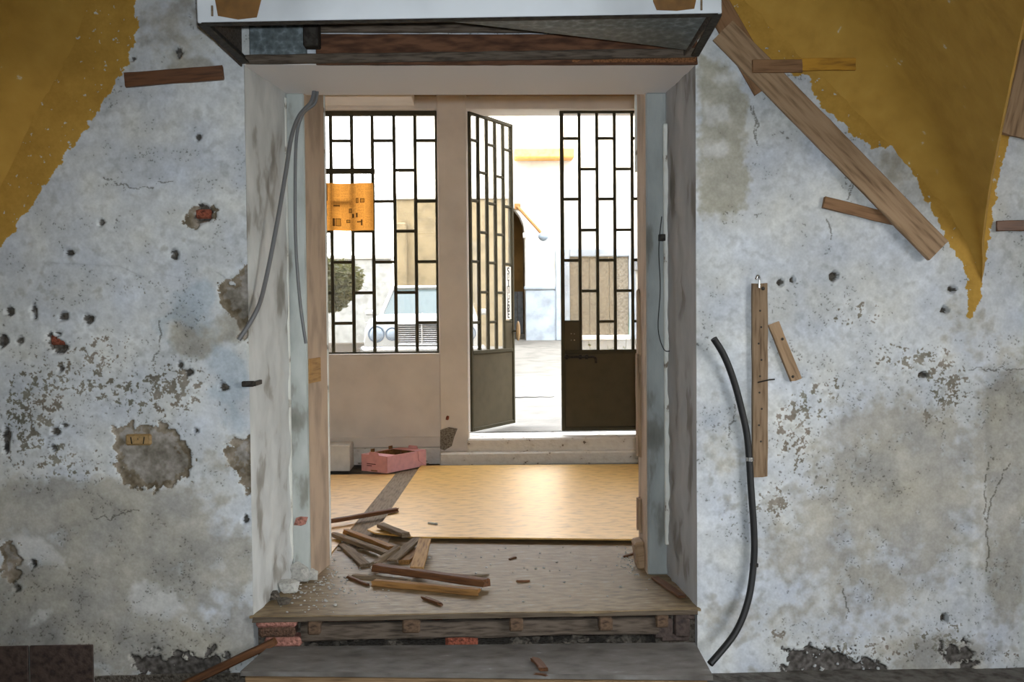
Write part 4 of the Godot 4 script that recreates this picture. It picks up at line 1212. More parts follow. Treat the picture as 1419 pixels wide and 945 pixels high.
func build_car() -> void:
	# saloon seen from the front: local z points at the shop, origin on the ground under the front axle middle
	var fz := -12.0
	var mid := on_z(587, 440, fz)
	var car := thing("white_car", "old white saloon car with round headlamps parked facing the shop", "car", Vector3(mid.x, STREET, fz))
	var hw := 0.89
	# lower body from a side outline, rounded over the flanks
	var side := [[0.42, 0.22], [0.45, 0.42], [0.46, 0.62], [0.44, 0.86], [0.30, 0.915], [-0.60, 0.955], [-0.98, 0.965], [-3.3, 0.96], [-4.25, 0.92], [-4.3, 0.55], [-4.25, 0.22]]
	var widths := [[-hw + 0.0, 0.40], [-hw, 0.62], [-hw + 0.03, 0.86], [-hw + 0.12, 1.0]]
	var st := begin()
	st.set_smooth_group(1)
	var sec := [[-1.0, 0.0], [-0.985, 0.55], [-0.93, 0.9], [-0.84, 1.0], [-0.4, 1.012], [0.0, 1.015], [0.4, 1.012], [0.84, 1.0], [0.93, 0.9], [0.985, 0.55], [1.0, 0.0]]
	for i in range(0, side.size() - 1):
		for k in sec.size() - 1:
			var q := []
			for e in [[i, k], [i + 1, k], [i + 1, k + 1], [i, k + 1]]:
				var s: Array = side[e[0]]
				var c: Array = sec[e[1]]
				var yy: float = 0.22 + (s[1] - 0.22) * (0.55 + 0.45 * c[1]) if s[1] > 0.5 else s[1]
				q.append(Vector3(c[0] * hw, yy, s[0]))
			for j in [0, 1, 2, 0, 2, 3]: st.add_vertex(q[j])
	part(car, "body", done(st), M.car_white)
	for sx in [-1, 1]:
		part(car, "flank", extrude([Vector2(0.40, 0.22), Vector2(0.43, 0.6), Vector2(0.40, 0.84), Vector2(-4.22, 0.86), Vector2(-4.25, 0.3), Vector2(-4.2, 0.22)], 0.04), M.car_white, Transform3D(Basis(Vector3.BACK, Vector3.UP, Vector3.LEFT), Vector3(sx * (hw - 0.02), 0, 0)))
	# greenhouse: roof, pillars and glass
	var roof_y := 1.42
	var rz0 := -1.55
	var bz0 := -0.92
	var cab := begin()
	cab.set_smooth_group(-1)
	add_box(cab, Vector3(1.24, 0.07, 1.55), 0.03, Vector3(0, roof_y, -2.28))
	part(car, "roof", done(cab), M.car_white)
	var glassm := begin()
	var wa := [Vector3(-0.72, 0.96, bz0), Vector3(0.72, 0.96, bz0), Vector3(0.58, roof_y - 0.02, rz0), Vector3(-0.58, roof_y - 0.02, rz0)]
	for k in [0, 2, 1, 0, 3, 2]: glassm.add_vertex(wa[k])
	part(car, "windscreen", done(glassm), M.car_glass)
	for sx in [-1, 1]:
		part(car, "pillar", tube([Vector3(sx * 0.76, 0.94, bz0 + 0.02), Vector3(sx * 0.61, roof_y, rz0)], 0.032, 8), M.car_white)
		part(car, "pillar", tube([Vector3(sx * 0.80, 0.92, -2.2), Vector3(sx * 0.61, roof_y, -2.25)], 0.04, 8), M.car_white)
		part(car, "pillar", tube([Vector3(sx * 0.74, 0.92, -3.55), Vector3(sx * 0.60, roof_y, -3.0)], 0.06, 8), M.car_white)
		var sg := begin()
		var sv := [Vector3(sx * 0.77, 0.94, bz0), Vector3(sx * 0.76, 0.94, -3.5), Vector3(sx * 0.61, roof_y - 0.01, -3.0), Vector3(sx * 0.60, roof_y - 0.01, rz0)]
		for k in [0, 1, 2, 0, 2, 3]: sg.add_vertex(sv[k])
		part(car, "side_window", done(sg), M.car_glass)
		var mir := part(car, "mirror", cbox(Vector3(0.16, 0.10, 0.08), 0.03), M.car_white, at(Vector3(sx * 0.95, 0.99, -0.98)))
		# headlamps: large outer, smaller inner
		for hl in [[0.70, 0.112], [0.46, 0.088]]:
			var lamp := part(car, "headlamp", lathe([Vector2(0.0, 0.035), Vector2(hl[1] * 0.6, 0.028), Vector2(hl[1], 0.0), Vector2(hl[1], -0.05)], 24), M.lamp_glass, Transform3D(Basis(Vector3.RIGHT, PI / 2), Vector3(sx * hl[0], 0.66, 0.455)))
			var tor := TorusMesh.new()
			tor.inner_radius = hl[1] - 0.004
			tor.outer_radius = hl[1] + 0.018
			tor.rings = 28
			tor.ring_segments = 8
			part(lamp, "bezel", tor, M.bezel, Transform3D.IDENTITY)
		# wheels
		for wz in [-0.35, -3.1]:
			var wheel := part(car, "wheel", lathe([Vector2(0.0, 0.09), Vector2(0.19, 0.08), Vector2(0.21, 0.10), Vector2(0.30, 0.09), Vector2(0.315, 0.05), Vector2(0.315, -0.09), Vector2(0.0, -0.09)], 24), M.car_dark, Transform3D(Basis(Vector3.BACK, -PI / 2 * sx), Vector3(sx * 0.80, 0.315, wz)))
			part(wheel, "hubcap", lathe([Vector2(0.0, 0.11), Vector2(0.12, 0.105), Vector2(0.18, 0.085)], 20), M.chrome)
	# grille with bars
	var gr := box_part(car, "grille", Vector3(-0.36, 0.50, 0.45), Vector3(0.36, 0.80, 0.47), M.car_dark, 0.005)
	var fr := begin()
	add_box(fr, Vector3(0.80, 0.03, 0.05), 0.008, Vector3(0, 0.165, 0.02))
	add_box(fr, Vector3(0.76, 0.02, 0.05), 0.008, Vector3(0, -0.155, 0.02))
	add_box(fr, Vector3(0.025, 0.32, 0.05), 0.008, Vector3(-0.37, 0, 0.02))
	add_box(fr, Vector3(0.025, 0.32, 0.05), 0.008, Vector3(0.37, 0, 0.02))
	add_box(fr, Vector3(0.02, 0.32, 0.05), 0.006, Vector3(0, 0, 0.02))
	part(gr, "chrome_surround", done(fr), M.chrome)
	for k in 9: part(gr, "grille_bar", cbox(Vector3(0.72, 0.012, 0.02), 0.003), M.chrome, at(Vector3(0, -0.13 + k * 0.032, 0.016)))
	part(car, "bumper", tube(smooth_path([Vector3(-0.92, 0.42, -0.1), Vector3(-0.88, 0.42, 0.42), Vector3(-0.5, 0.42, 0.55), Vector3(0.5, 0.42, 0.55), Vector3(0.88, 0.42, 0.42), Vector3(0.92, 0.42, -0.1)], 5), 0.055, 10), M.chrome)
	box_part(car, "number_plate", Vector3(-0.26, 0.30, 0.58), Vector3(0.26, 0.41, 0.60), M.white_card, 0.004)
	part(car, "bonnet_badge", tube([Vector3(0, 0.90, 0.38), Vector3(0, 0.98, 0.36)], 0.008, 6), M.chrome)

func build_canopy() -> void:
	# open-bottomed sign box over the doorway
	var zf := 0.60
	var fl := on_z(274, 32, zf)
	var fr := on_z(1000, 19, zf)
	var bl := on_z(342, 90, 0.0)
	var br := on_z(964, 80, 0.0)
	var can := thing("sign_box", "white open bottomed sign box hung on the wall over the doorway", "sign box", Vector3((fl.x + fr.x) * 0.5, (fl.y + fr.y) * 0.5, 0))
	var o := can.position
	var tilt := (fr - fl).normalized()
	var up := Vector3(-tilt.y, tilt.x, 0)
	var h := 0.46
	var lx := fl.distance_to(fr)
	part(can, "front_panel", cbox(Vector3(lx, h, 0.012), 0.003), M.sign, Transform3D(Basis(tilt, up, Vector3.BACK), (fl + fr) * 0.5 - o + up * h * 0.5))
	for e in [fl, fr]:
		var inward := 0.008 if e == fl else -0.008
		part(can, "side_panel", cbox(Vector3(0.008, h, zf - 0.01), 0.002), M.old_beam, at(e - o + up * h * 0.5 + Vector3(inward, 0, -zf * 0.5)))
	part(can, "top_panel", cbox(Vector3(lx, 0.01, zf), 0.0), M.zinc, Transform3D(Basis(tilt, up, Vector3.BACK), (fl + fr) * 0.5 - o + up * h + Vector3(0, 0, -zf * 0.5)))
	# tan paper patches on the front
	for q in [[[300, -12], [298, 0], [302, 22], [330, 27], [356, 24], [362, 0], [362, -12]], [[903, -24], [905, 2], [910, 14], [938, 15], [962, 12], [966, -6], [966, -24]]]:
		var poly := []
		for p in q:
			var v := on_z(p[0], p[1], zf + 0.008) - o
			poly.append(Vector2(v.x, v.y))
		part(can, "paper_patch", extrude(poly, 0.003), M.tape, at(Vector3(0, 0, zf + 0.008)), "tan paper patch")
	for q in [[294, 15], [972, 7]]:
		var v := on_z(q[0], q[1], zf + 0.01) - o
		part(can, "screw_slot", cbox(Vector3(0.007, 0.035, 0.004), 0.001), M.lath_grey, at(v))
	# angle iron frame round the open bottom
	var il := fl + Vector3(0.012, 0, -0.012)
	var ir := fr + Vector3(-0.012, 0, -0.012)
	var il2 := bl + Vector3(0.004, 0.0, 0.03)
	var ir2 := br + Vector3(-0.010, 0.0, 0.03)
	for e in [[il, ir], [il, il2], [ir, ir2]]:
		var xf := along(e[0] - o, e[1] - o)
		part(can, "angle_iron", cbox(Vector3(e[0].distance_to(e[1]), 0.008, 0.032), 0.002), M.angle, xf)
		part(can, "angle_iron", cbox(Vector3(e[0].distance_to(e[1]), 0.026, 0.005), 0.001), M.angle, Transform3D(xf.basis, xf.origin + Vector3(0, 0.012, 0)))
	var rail := along(il2 - o + Vector3(0, 0.012, 0), ir2 - o + Vector3(0, 0.012, 0))
	part(can, "back_rail", stick(il2.distance_to(ir2), 0.03, 0.034, 44, 0.0, 0.003), M.old_beam, rail)
	# bent zinc sheet hanging inside
	var st := begin()
	st.set_smooth_group(1)
	var cols := 24
	var g := []
	for i in cols + 1:
		var u := float(i) / cols
		var p: Vector3 = il.lerp(ir, 0.36 + 0.63 * u) + Vector3(0, 0.022, -0.012)
		var q: Vector3 = p + Vector3(0, -0.030 * u * u + 0.012 * (1.0 - u), -0.015 - 0.40 * pow(u, 0.8))
		g.append([p, p.lerp(q, 0.5) + Vector3(0, 0.008 * sin(u * 9.0), 0), q, q + Vector3(0, 0.02, 0.0)])
	for i in cols:
		for k in 3:
			var c := [g[i][k] - o, g[i + 1][k] - o, g[i + 1][k + 1] - o, g[i][k + 1] - o]
			for j in [0, 1, 2, 0, 2, 3]: st.add_vertex(c[j])
	part(can, "zinc_sheet", done(st), M.zinc, Transform3D.IDENTITY, "bent streaky grey zinc sheet")
	# boards and plates on the wall inside the box
	var wa := on_z(345, 35, 0.02)
	var wb := on_z(425, 78, 0.02)
	part(can, "grey_plate", cbox(Vector3(wb.x - wa.x, 0.40, 0.02), 0.003), M.zinc, at(Vector3((wa.x + wb.x) * 0.5, wb.y + 0.2, 0.012) - o))
	for k in 3:
		var y := bl.y + 0.055 + k * 0.125
		part(can, "back_board", stick(1.50, 0.02, 0.118, 70 + k, 0.01, 0.002), M.old_red if k != 1 else M.old_beam, at(Vector3(0.12, y, 0.014) - o), "brown back board with flaked white paint")
	part(can, "dark_upright", cbox(Vector3(0.06, 0.36, 0.06), 0.004), M.angle, at(Vector3(wb.x + 0.03, wb.y + 0.2, 0.07) - o))
	part(can, "dark_upright", cbox(Vector3(0.03, 0.30, 0.10), 0.004), M.angle, at(Vector3(0.76, wb.y + 0.18, 0.06) - o))

func wall_board(called: String, a: Vector2, b: Vector2, width: float, thick: float, off: float, m: Material, label: String, rng_seed: int, jag := 0.006) -> MeshInstance3D:
	var p := on_z(a.x, a.y, off + thick * 0.5)
	var q := on_z(b.x, b.y, off + thick * 0.5)
	return solo(called, stick(p.distance_to(q), width, thick, rng_seed, jag, 0.001), m, along(p, q, Vector3.BACK), label, "board")

func build_wall_things() -> void:
	wall_board("wood_batten", Vector2(172, 111), Vector2(310, 101), 0.055, 0.022, 0.003, M.varnished, "varnished brown batten nailed level under the left yellow vault", 1)
	# right: diagonal board over an older one, crosspieces
	wall_board("wood_board", Vector2(985, -8), Vector2(1061, 124), 0.10, 0.018, 0.004, M.beam_red, "reddish board end showing behind the top of the long diagonal plank", 2)
	wall_board("diagonal_plank", Vector2(1001, 42), Vector2(1300, 348), 0.108, 0.022, 0.026, M.beam, "long tan plank nailed diagonally across the right wall", 3, 0.004)
	wall_board("cross_batten", Vector2(1042, 92), Vector2(1112, 91), 0.05, 0.014, 0.050, M.beam_red, "bare reddish end of the short crosspiece on the diagonal plank", 4, 0.004)
	wall_board("cross_batten", Vector2(1100, 90), Vector2(1186, 89), 0.047, 0.013, 0.049, M.painted_board, "yellow painted end of the short crosspiece on the diagonal plank", 5, 0.004)
	wall_board("cross_batten", Vector2(1140, 280), Vector2(1256, 308), 0.046, 0.018, 0.004, M.beam_red, "short sloping batten tucked under the lower end of the diagonal plank", 6)
	wall_board("wood_batten", Vector2(1380, 313), Vector2(1440, 313), 0.042, 0.018, 0.003, M.varnished, "dark varnished batten on the wall right of the vault groin", 7)
	wall_board("wood_board", Vector2(1436, 60), Vector2(1405, 190), 0.12, 0.02, 0.004, M.beam, "brown board end behind the vault groin in the right bay", 8)
	# vertical strip with hook, nails
	var sp := on_z(1053, 527, 0.02)
	var ln := (on_z(1053, 393, 0.02) - on_z(1053, 662, 0.02)).length()
	var strip := thing("wall_strip", "weathered vertical wooden strip with nail holes and a metal hook on top", "strip", sp)
	part(strip, "strip", stick(ln, 0.062, 0.022, 21, 0.004, 0.001), M.strip, Transform3D(Basis(Vector3.UP, Vector3.BACK, Vector3.RIGHT), Vector3(0, 0, -0.006)))
	part(strip, "hook", tube(smooth_path([Vector3(-0.005, ln * 0.5 - 0.02, 0.012), Vector3(-0.006, ln * 0.5 + 0.02, 0.014), Vector3(-0.015, ln * 0.5 + 0.028, 0.022), Vector3(-0.022, ln * 0.5 + 0.015, 0.026)], 4), 0.005, 8), M.chrome, Transform3D.IDENTITY, "small shiny hook")
	part(strip, "screw", lathe([Vector2(0.0, 0.006), Vector2(0.006, 0.004), Vector2(0.008, 0.0)], 10), M.angle, Transform3D(Basis(Vector3.RIGHT, PI / 2), Vector3(0.012, ln * 0.5 - 0.022, 0.006)))
	for k in 9:
		part(strip, "nail_head", lathe([Vector2(0.0, 0.0025), Vector2(0.003, 0.002), Vector2(0.0042, 0.0)], 8), M.angle, Transform3D(Basis(Vector3.RIGHT, PI / 2), Vector3(0.006 * sin(k * 2.4), ln * 0.5 - 0.11 - k * 0.065, 0.006)))
	part(strip, "nail", tube([Vector3(-0.01, -0.008, 0.004), Vector3(0.03, 0.004, 0.03), Vector3(0.05, 0.006, 0.034)], 0.0028, 6), M.angle)
	var sa := on_z(1071, 447, 0.016)
	var sb := on_z(1104, 527, 0.016)
	var sh := thing("wall_strip", "short tan wooden strip slanting beside the vertical strip", "strip", (sa + sb) * 0.5)
	var sx := along(sa, sb, Vector3.BACK)
	part(sh, "strip", stick(sa.distance_to(sb), 0.046, 0.018, 22, 0.006, 0.001), M.beam, Transform3D(sx.basis, Vector3(0, 0, -0.002)))
	part(sh, "nail_head", lathe([Vector2(0.0, 0.004), Vector2(0.005, 0.003), Vector2(0.006, 0.0)], 8), M.angle, Transform3D(Basis(Vector3.RIGHT, PI / 2), Vector3(-0.012, 0.05, 0.008)))
	part(sh, "nail_head", lathe([Vector2(0.0, 0.004), Vector2(0.005, 0.003), Vector2(0.006, 0.0)], 8), M.angle, Transform3D(Basis(Vector3.RIGHT, PI / 2), Vector3(0.03, -0.10, 0.008)))
	# black hose
	var hp := []
	for q in [[989, 469, 0.06], [1003, 492, 0.05], [1016, 525, 0.04], [1027, 565, 0.03], [1036, 610, 0.026], [1041, 680, 0.026], [1045, 740, 0.026], [1044, 785, 0.03], [1036, 835, 0.05], [1018, 878, 0.08], [984, 920, 0.14]]:
		hp.append(on_z(q[0], q[1], q[2]))
	var hose := thing("black_hose", "black rubber hose clipped upright to the wall by the wooden strip", "hose", hp[-1])
	var rel := []
	for p in hp: rel.append(p - hp[-1])
	part(hose, "hose", tube(smooth_path(rel, 6), 0.0135, 12), M.rubber)
	var ring: Vector3 = on_z(1039, 636, 0.026) - hp[-1]
	part(hose, "clamp", tube([ring + Vector3(0, 0.008, 0), ring - Vector3(0, 0.008, 0)], 0.0165, 14), M.chrome, Transform3D.IDENTITY, "shiny metal clamp ring")
	var tie: Vector3 = on_z(1045, 783, 0.026) - hp[-1]
	part(hose, "tie", tube([tie + Vector3(0, 0.006, 0), tie - Vector3(0, 0.006, 0)], 0.017, 14), M.angle)
	# cables hanging from the lintel at the left jamb
	var c1 := []
	for q in [[436, 118, -0.46], [432, 140, -0.44], [415, 160, -0.38], [404, 190, -0.30], [396, 240, -0.22], [384, 310, -0.14], [368, 390, -0.06], [356, 430, 0.02], [331, 471, 0.04]]: c1.append(on_z(q[0], q[1], q[2]))
	solo("hanging_cable", tube(smooth_path(c1, 6), 0.009, 9), M.cable, Transform3D.IDENTITY, "grey cable hanging from the lintel and bending out towards the wall", "cable", "")
	var c2 := []
	for q in [[440, 118, -0.47], [437, 142, -0.46], [420, 158, -0.46], [411, 190, -0.46], [409, 260, -0.46], [410, 340, -0.46], [416, 420, -0.46], [424, 476, -0.46]]: c2.append(on_z(q[0], q[1], q[2]))
	solo("hanging_cable", tube(smooth_path(c2, 6), 0.007, 9), M.cable, Transform3D.IDENTITY, "thin grey cable hanging straight down along the left door frame", "cable", "")
	var c3 := []
	for q in [[917, 300, -0.47], [913, 345, -0.47], [915, 400, -0.47], [912, 455, -0.47], [920, 484, -0.47], [930, 486, -0.46]]: c3.append(on_z(q[0], q[1], q[2]))
	solo("thin_wire", tube(smooth_path(c3, 5), 0.0025, 6), M.rubber, Transform3D.IDENTITY, "thin black loose wire on the grey right door frame", "wire")
	# wall clamp at the left arris
	var wp := on_z(350, 532, 0.02)
	var cl := thing("iron_clamp", "small dark iron clamp fixed on the left doorway corner", "clamp", wp)
	box_part(cl, "strap", Vector3(-0.042, -0.011, -0.02), Vector3(0.005, 0.011, 0.006), M.angle, 0.003)
	box_part(cl, "arm", Vector3(0.0, -0.009, -0.12), Vector3(0.012, 0.009, 0.0), M.angle, 0.002)
	# old socket box in the cement patch
	var so := on_z(192, 610, 0.0)
	var sock := thing("socket_plate", "old beige socket plate with two slots set in a rough cement patch", "socket", so)
	box_part(sock, "plate", Vector3(-0.05, -0.020, -0.012), Vector3(0.05, 0.024, 0.006), M.bakelite, 0.006)
	for s in [-1, 1]:
		part(sock, "slot", cbox(Vector3(0.004, 0.028, 0.004), 0.001), M.hole, Transform3D(Basis(Vector3.BACK, 0.16 * -s), Vector3(0.024 * s - 0.002, 0.0, 0.006)), "dark slot")
	part(sock, "screw", lathe([Vector2(0.0, 0.002), Vector2(0.0025, 0.0)], 8), M.angle, Transform3D(Basis(Vector3.RIGHT, PI / 2), Vector3(-0.001, 0.006, 0.006)))
	# skirting tiles at the foot of the left wall
	var bb := setting("baseboard_left", "broken dark brown skirting tiles at the foot of the left wall")
	var ty := on_z(60, 894, 0.0).y
	for q in [[-40, 40, 0.0], [42, 130, 0.0]]:
		box_part(bb, "tile", Vector3(on_z(q[0], 915, 0.0).x, 0.0, -0.01), Vector3(on_z(q[1], 915, 0.0).x, ty, 0.008), M.tile, 0.003)
	for q in [[-1, 0]]:
		box_part(bb, "mortar_bed", Vector3(on_z(130, 915, 0.0).x, 0.0, -0.01), Vector3(XL - 0.02, 0.04, 0.004), M.mortar, 0.004)

func lay(called: String, a: Vector2, b: Vector2, y: float, w: float, t: float, m: Material, label: String, rng_seed: int, rise := 0.0, jag := 0.02, roll := 0.0) -> void:
	var p := on_y(a.x, a.y, y + t * 0.5)
	var q := on_y(b.x, b.y, y + t * 0.5 + rise)
	var xf := along(p, q)
	xf.basis = xf.basis * Basis(Vector3.RIGHT, roll)
	solo(called, stick(p.distance_to(q), w, t, rng_seed, jag), m, xf, label, "lath", "broken floor laths")

func build_threshold() -> void:
	# plywood threshold
	var fl := on_y(352, 850, THRESH)
	var fr := on_y(968, 840, THRESH)
	var th := thing("threshold_board", "worn plywood board forming the doorway threshold", "board", Vector3(0, THRESH, 0))
	var zf := 0.025
	part(th, "sheet", slab([Vector3(XL - 0.012, 0, zf - 0.01), Vector3(-0.5, 0, zf), Vector3(0.0, 0, zf - 0.004), Vector3(0.45, 0, zf + 0.004), Vector3(XR + 0.01, 0, zf), Vector3(XR, 0, -0.02), Vector3(0.835, 0, -0.52), Vector3(0.75, 0, -1.5), Vector3(-0.72, 0, -1.5), Vector3(-0.84, 0, -0.52), Vector3(XL, 0, -0.01)], -0.010, 0.0), M.thresh)
	part(th, "edge", stick(XR - XL, 0.014, 0.020, 52, 0.005, 0.003), M.ply_edge, at(Vector3((XL + XR) * 0.5, -0.014, zf - 0.004)))
	# joists and cross beam in the gap below
	var z := zf - 0.04
	var cb0 := on_z(415, 886, z)
	var cb1 := on_z(915, 874, z)
	var beam := solo("cross_beam", stick(cb0.distance_to(cb1), 0.05, 0.064, 53, 0.02, 0.003), M.old_beam, along(Vector3(cb0.x, cb0.y + 0.030, z), Vector3(cb1.x, cb0.y + 0.032, z)), "old grey timber cross beam under the threshold board", "beam")
	for q in [[436, 0.05, 0.0, "brown joist end beside the pale broken bricks under the threshold"], [570, 0.07, 0.0, "widest joist end under the threshold board"], [715, 0.055, 0.004, "joist end with a notch of plaster dust under the threshold"], [838, 0.055, 0.016, "joist end standing proud of the threshold board's edge"], [917, 0.05, -0.01, "short joist end beside the cracked dark tiles"]]:
		var p := on_z(q[0], 860, z + 0.03)
		solo("joist_end", cbox(Vector3(q[1], 0.052, 0.10), 0.006), M.joist, at(Vector3(p.x, THRESH - 0.048, z + 0.004 + q[2])), q[3], "joist", "joist ends under the threshold")
	# brickwork and rubble behind and beside
	var pit := setting("wall_pit", "rough brickwork in the gap under the threshold")
	box_part(pit, "mortar_back", Vector3(XL - 0.05, -0.1, -0.40), Vector3(XR + 0.05, THRESH - 0.03, -0.34), M.mortar, 0.0)
	var rng := RandomNumberGenerator.new()
	rng.seed = 5
	for k in 7:
		var x := XL + 0.12 + k * 0.25
		part(pit, "brick", cbox(Vector3(0.235, 0.062, 0.08), 0.008), [M.brick_dirty, M.brick_pale, M.brick, M.mortar][k % 4], Transform3D(Basis(Vector3.UP, rng.randf_range(-0.05, 0.05)), Vector3(x, 0.125 + rng.randf_range(-0.008, 0.008), -0.30)))
		part(pit, "brick", cbox(Vector3(0.235, 0.062, 0.08), 0.008), [M.brick_dirty, M.mortar, M.brick_dirty, M.brick][(k + 1) % 4], at(Vector3(x + 0.06, 0.198, -0.31)))
	for q in [[383, 863, 66, 13, 0], [384, 876, 60, 14, 1], [392, 890, 60, 14, 0]]:
		var c := on_z(q[0], q[1], 0.01)
		part(pit, "brick", cbox(Vector3(q[2] / 350.0 * 0.85, q[3] / 350.0, 0.10), 0.010), M.brick_pale if q[4] == 0 else M.brick_dirty, at(c + Vector3(0, 0, -0.04)), "pale broken brick beside the gap")
	for q in [[920, 872, 26, 28], [946, 868, 22, 36], [936, 885, 40, 10], [955, 857, 18, 6]]:
		var c := on_z(q[0], q[1], 0.005)
		part(pit, "tile", cbox(Vector3(q[2] / 350.0, q[3] / 350.0, 0.05), 0.006), M.tile, at(c + Vector3(0, 0, -0.03)), "cracked dark brown tile")
	box_part(pit, "mortar_side", Vector3(0.70, 0.0, -0.30), Vector3(XR + 0.02, THRESH - 0.014, -0.03), M.mortar, 0.01)
	box_part(pit, "mortar_side", Vector3(XL - 0.04, 0.0, -0.30), Vector3(-0.72, THRESH - 0.014, -0.05), M.mortar, 0.01)
	part(pit, "brick", cbox(Vector3(0.13, 0.06, 0.1), 0.01), M.brick, at(Vector3(on_z(640, 893, -0.05).x, 0.14, -0.06)), "red brick standing under the beam")
	var rub := begin()
	for k in 60: add_chunk(rub, Vector3(rng.randf_range(0.02, 0.07), rng.randf_range(0.02, 0.05), rng.randf_range(0.02, 0.06)), Vector3(rng.randf_range(XL + 0.1, XR - 0.1), rng.randf_range(0.09, 0.12), rng.randf_range(-0.28, -0.06)), Basis(Vector3.UP, rng.randf() * TAU), rng, 0.3)
	tag(part(pit, "rubble", done(rub), M.mortar), "", "", "", "stuff")
	box_part(pit, "earth", Vector3(XL, -0.05, -0.35), Vector3(XR, 0.09, -0.02), M.mortar, 0.0)
	# wooden step in front
	var sl := on_y(372, 896, 0.16)
	var sr := on_y(963, 890, 0.16)
	var tl := on_y(333, 930, 0.16)
	var tr := on_y(988, 936, 0.16)
	var step := thing("wooden_step", "grey dusty plywood step below the threshold", "step", Vector3((tl.x + tr.x) * 0.5, 0.0, tl.z))
	var so := step.position
	part(step, "tread", slab([sl - so, sr - so, tr - so, tl - so], 0.142, 0.16), M.step)
	part(step, "front_board", stick(tl.distance_to(tr) - 0.03, 0.02, 0.12, 54, 0.006, 0.001), M.step_edge, along(tl - so + Vector3(0.015, -0.085, -0.02), tr - so + Vector3(-0.015, -0.085, -0.02)))
	for x in [tl.x + 0.06, 0.0, tr.x - 0.06]:
		box_part(step, "leg", Vector3(x - 0.03, 0.0, sl.z + 0.02) - so, Vector3(x + 0.03, 0.142, tl.z - 0.035) - so, M.joist, 0.004)
	# pole leaning beside the step
	var pa := on_z(383, 888, 0.05)
	var pb := on_y(250, 952, 0.02)
	solo("leaning_batten", stick(pa.distance_to(pb), 0.035, 0.028, 55, 0.01), M.lath_dark, along(pa, pb), "brown batten leaning on the left end of the wooden step", "batten")
	# chips on the step
	var ca := on_y(739, 911, 0.168)
	var cb := on_y(754, 929, 0.168)
	solo("wood_chip", stick(ca.distance_to(cb), 0.03, 0.012, 56, 0.03), M.lath_dark, along(ca, cb), "broad brown wood chip on the grey step", "chip")
	ca = on_y(739, 932, 0.164)
	cb = on_y(761, 937, 0.164)
	solo("wood_chip", stick(ca.distance_to(cb), 0.012, 0.006, 57, 0.02), M.lath_dark, along(ca, cb), "thin curved brown sliver on the grey step", "chip")
	# plaster lumps in the left corner of the threshold
	var n := 0
	for q in [[383, 798, 0.05, 0.11, "tall white plaster slab standing in the left doorway corner"], [399, 814, 0.10, 0.07, "large pale plaster lump in the left doorway corner"], [378, 824, 0.07, 0.045, "grey mortar lump against the left doorway side"], [412, 800, 0.13, 0.10, "large grey white plaster mound at the foot of the left door frame"], [430, 797, 0.07, 0.06, "small pale lump touching the brown lining"], [392, 830, 0.06, 0.03, "flat grey mortar lump at the threshold's corner"], [402, 786, 0.06, 0.08, "upright plaster lump behind the large mound"]]:
		var p := on_y(q[0], q[1], THRESH + 0.02)
		solo("plaster_lump", chunk(Vector3(q[2], q[3], q[2] * 0.7), 200 + n, 0.3), M.rubble if n % 3 != 2 else M.mortar, at(Vector3(p.x, THRESH + q[3] * 0.36, p.z)), q[4], "rubble", "plaster lumps in the doorway corner")
		n += 1
	var crumbs := begin()
	rng.seed = 9
	for k in 520:
		var c := on_y(430 + rng.randfn() * 34, 800 + rng.randfn() * 22, THRESH) if k < 300 else (on_y(876 + rng.randfn() * 9, 778 + rng.randfn() * 9, THRESH) if k < 400 else on_y(rng.randf_range(400, 900), rng.randf_range(755, 838), THRESH))
		var lim := -0.83 + 0.0
		if c.x < lim or c.x > 0.83 or c.z > zf - 0.02 or (c.z < -0.5 and absf(c.x) > 0.72): continue
		var s := rng.randf_range(0.003, 0.011) * (1.5 if k < 300 and rng.randf() < 0.2 else 1.0)
		add_chunk(crumbs, Vector3(s, s * 0.7, s), c + Vector3(0, s * 0.25, 0), Basis(Vector3.UP, rng.randf() * TAU), rng, 0.3)
	var cr := solo("plaster_crumbs", done(crumbs), M.rubble, Transform3D.IDENTITY, "scattered white plaster crumbs on the threshold plywood", "crumbs")
	cr.set_meta("kind", "stuff")

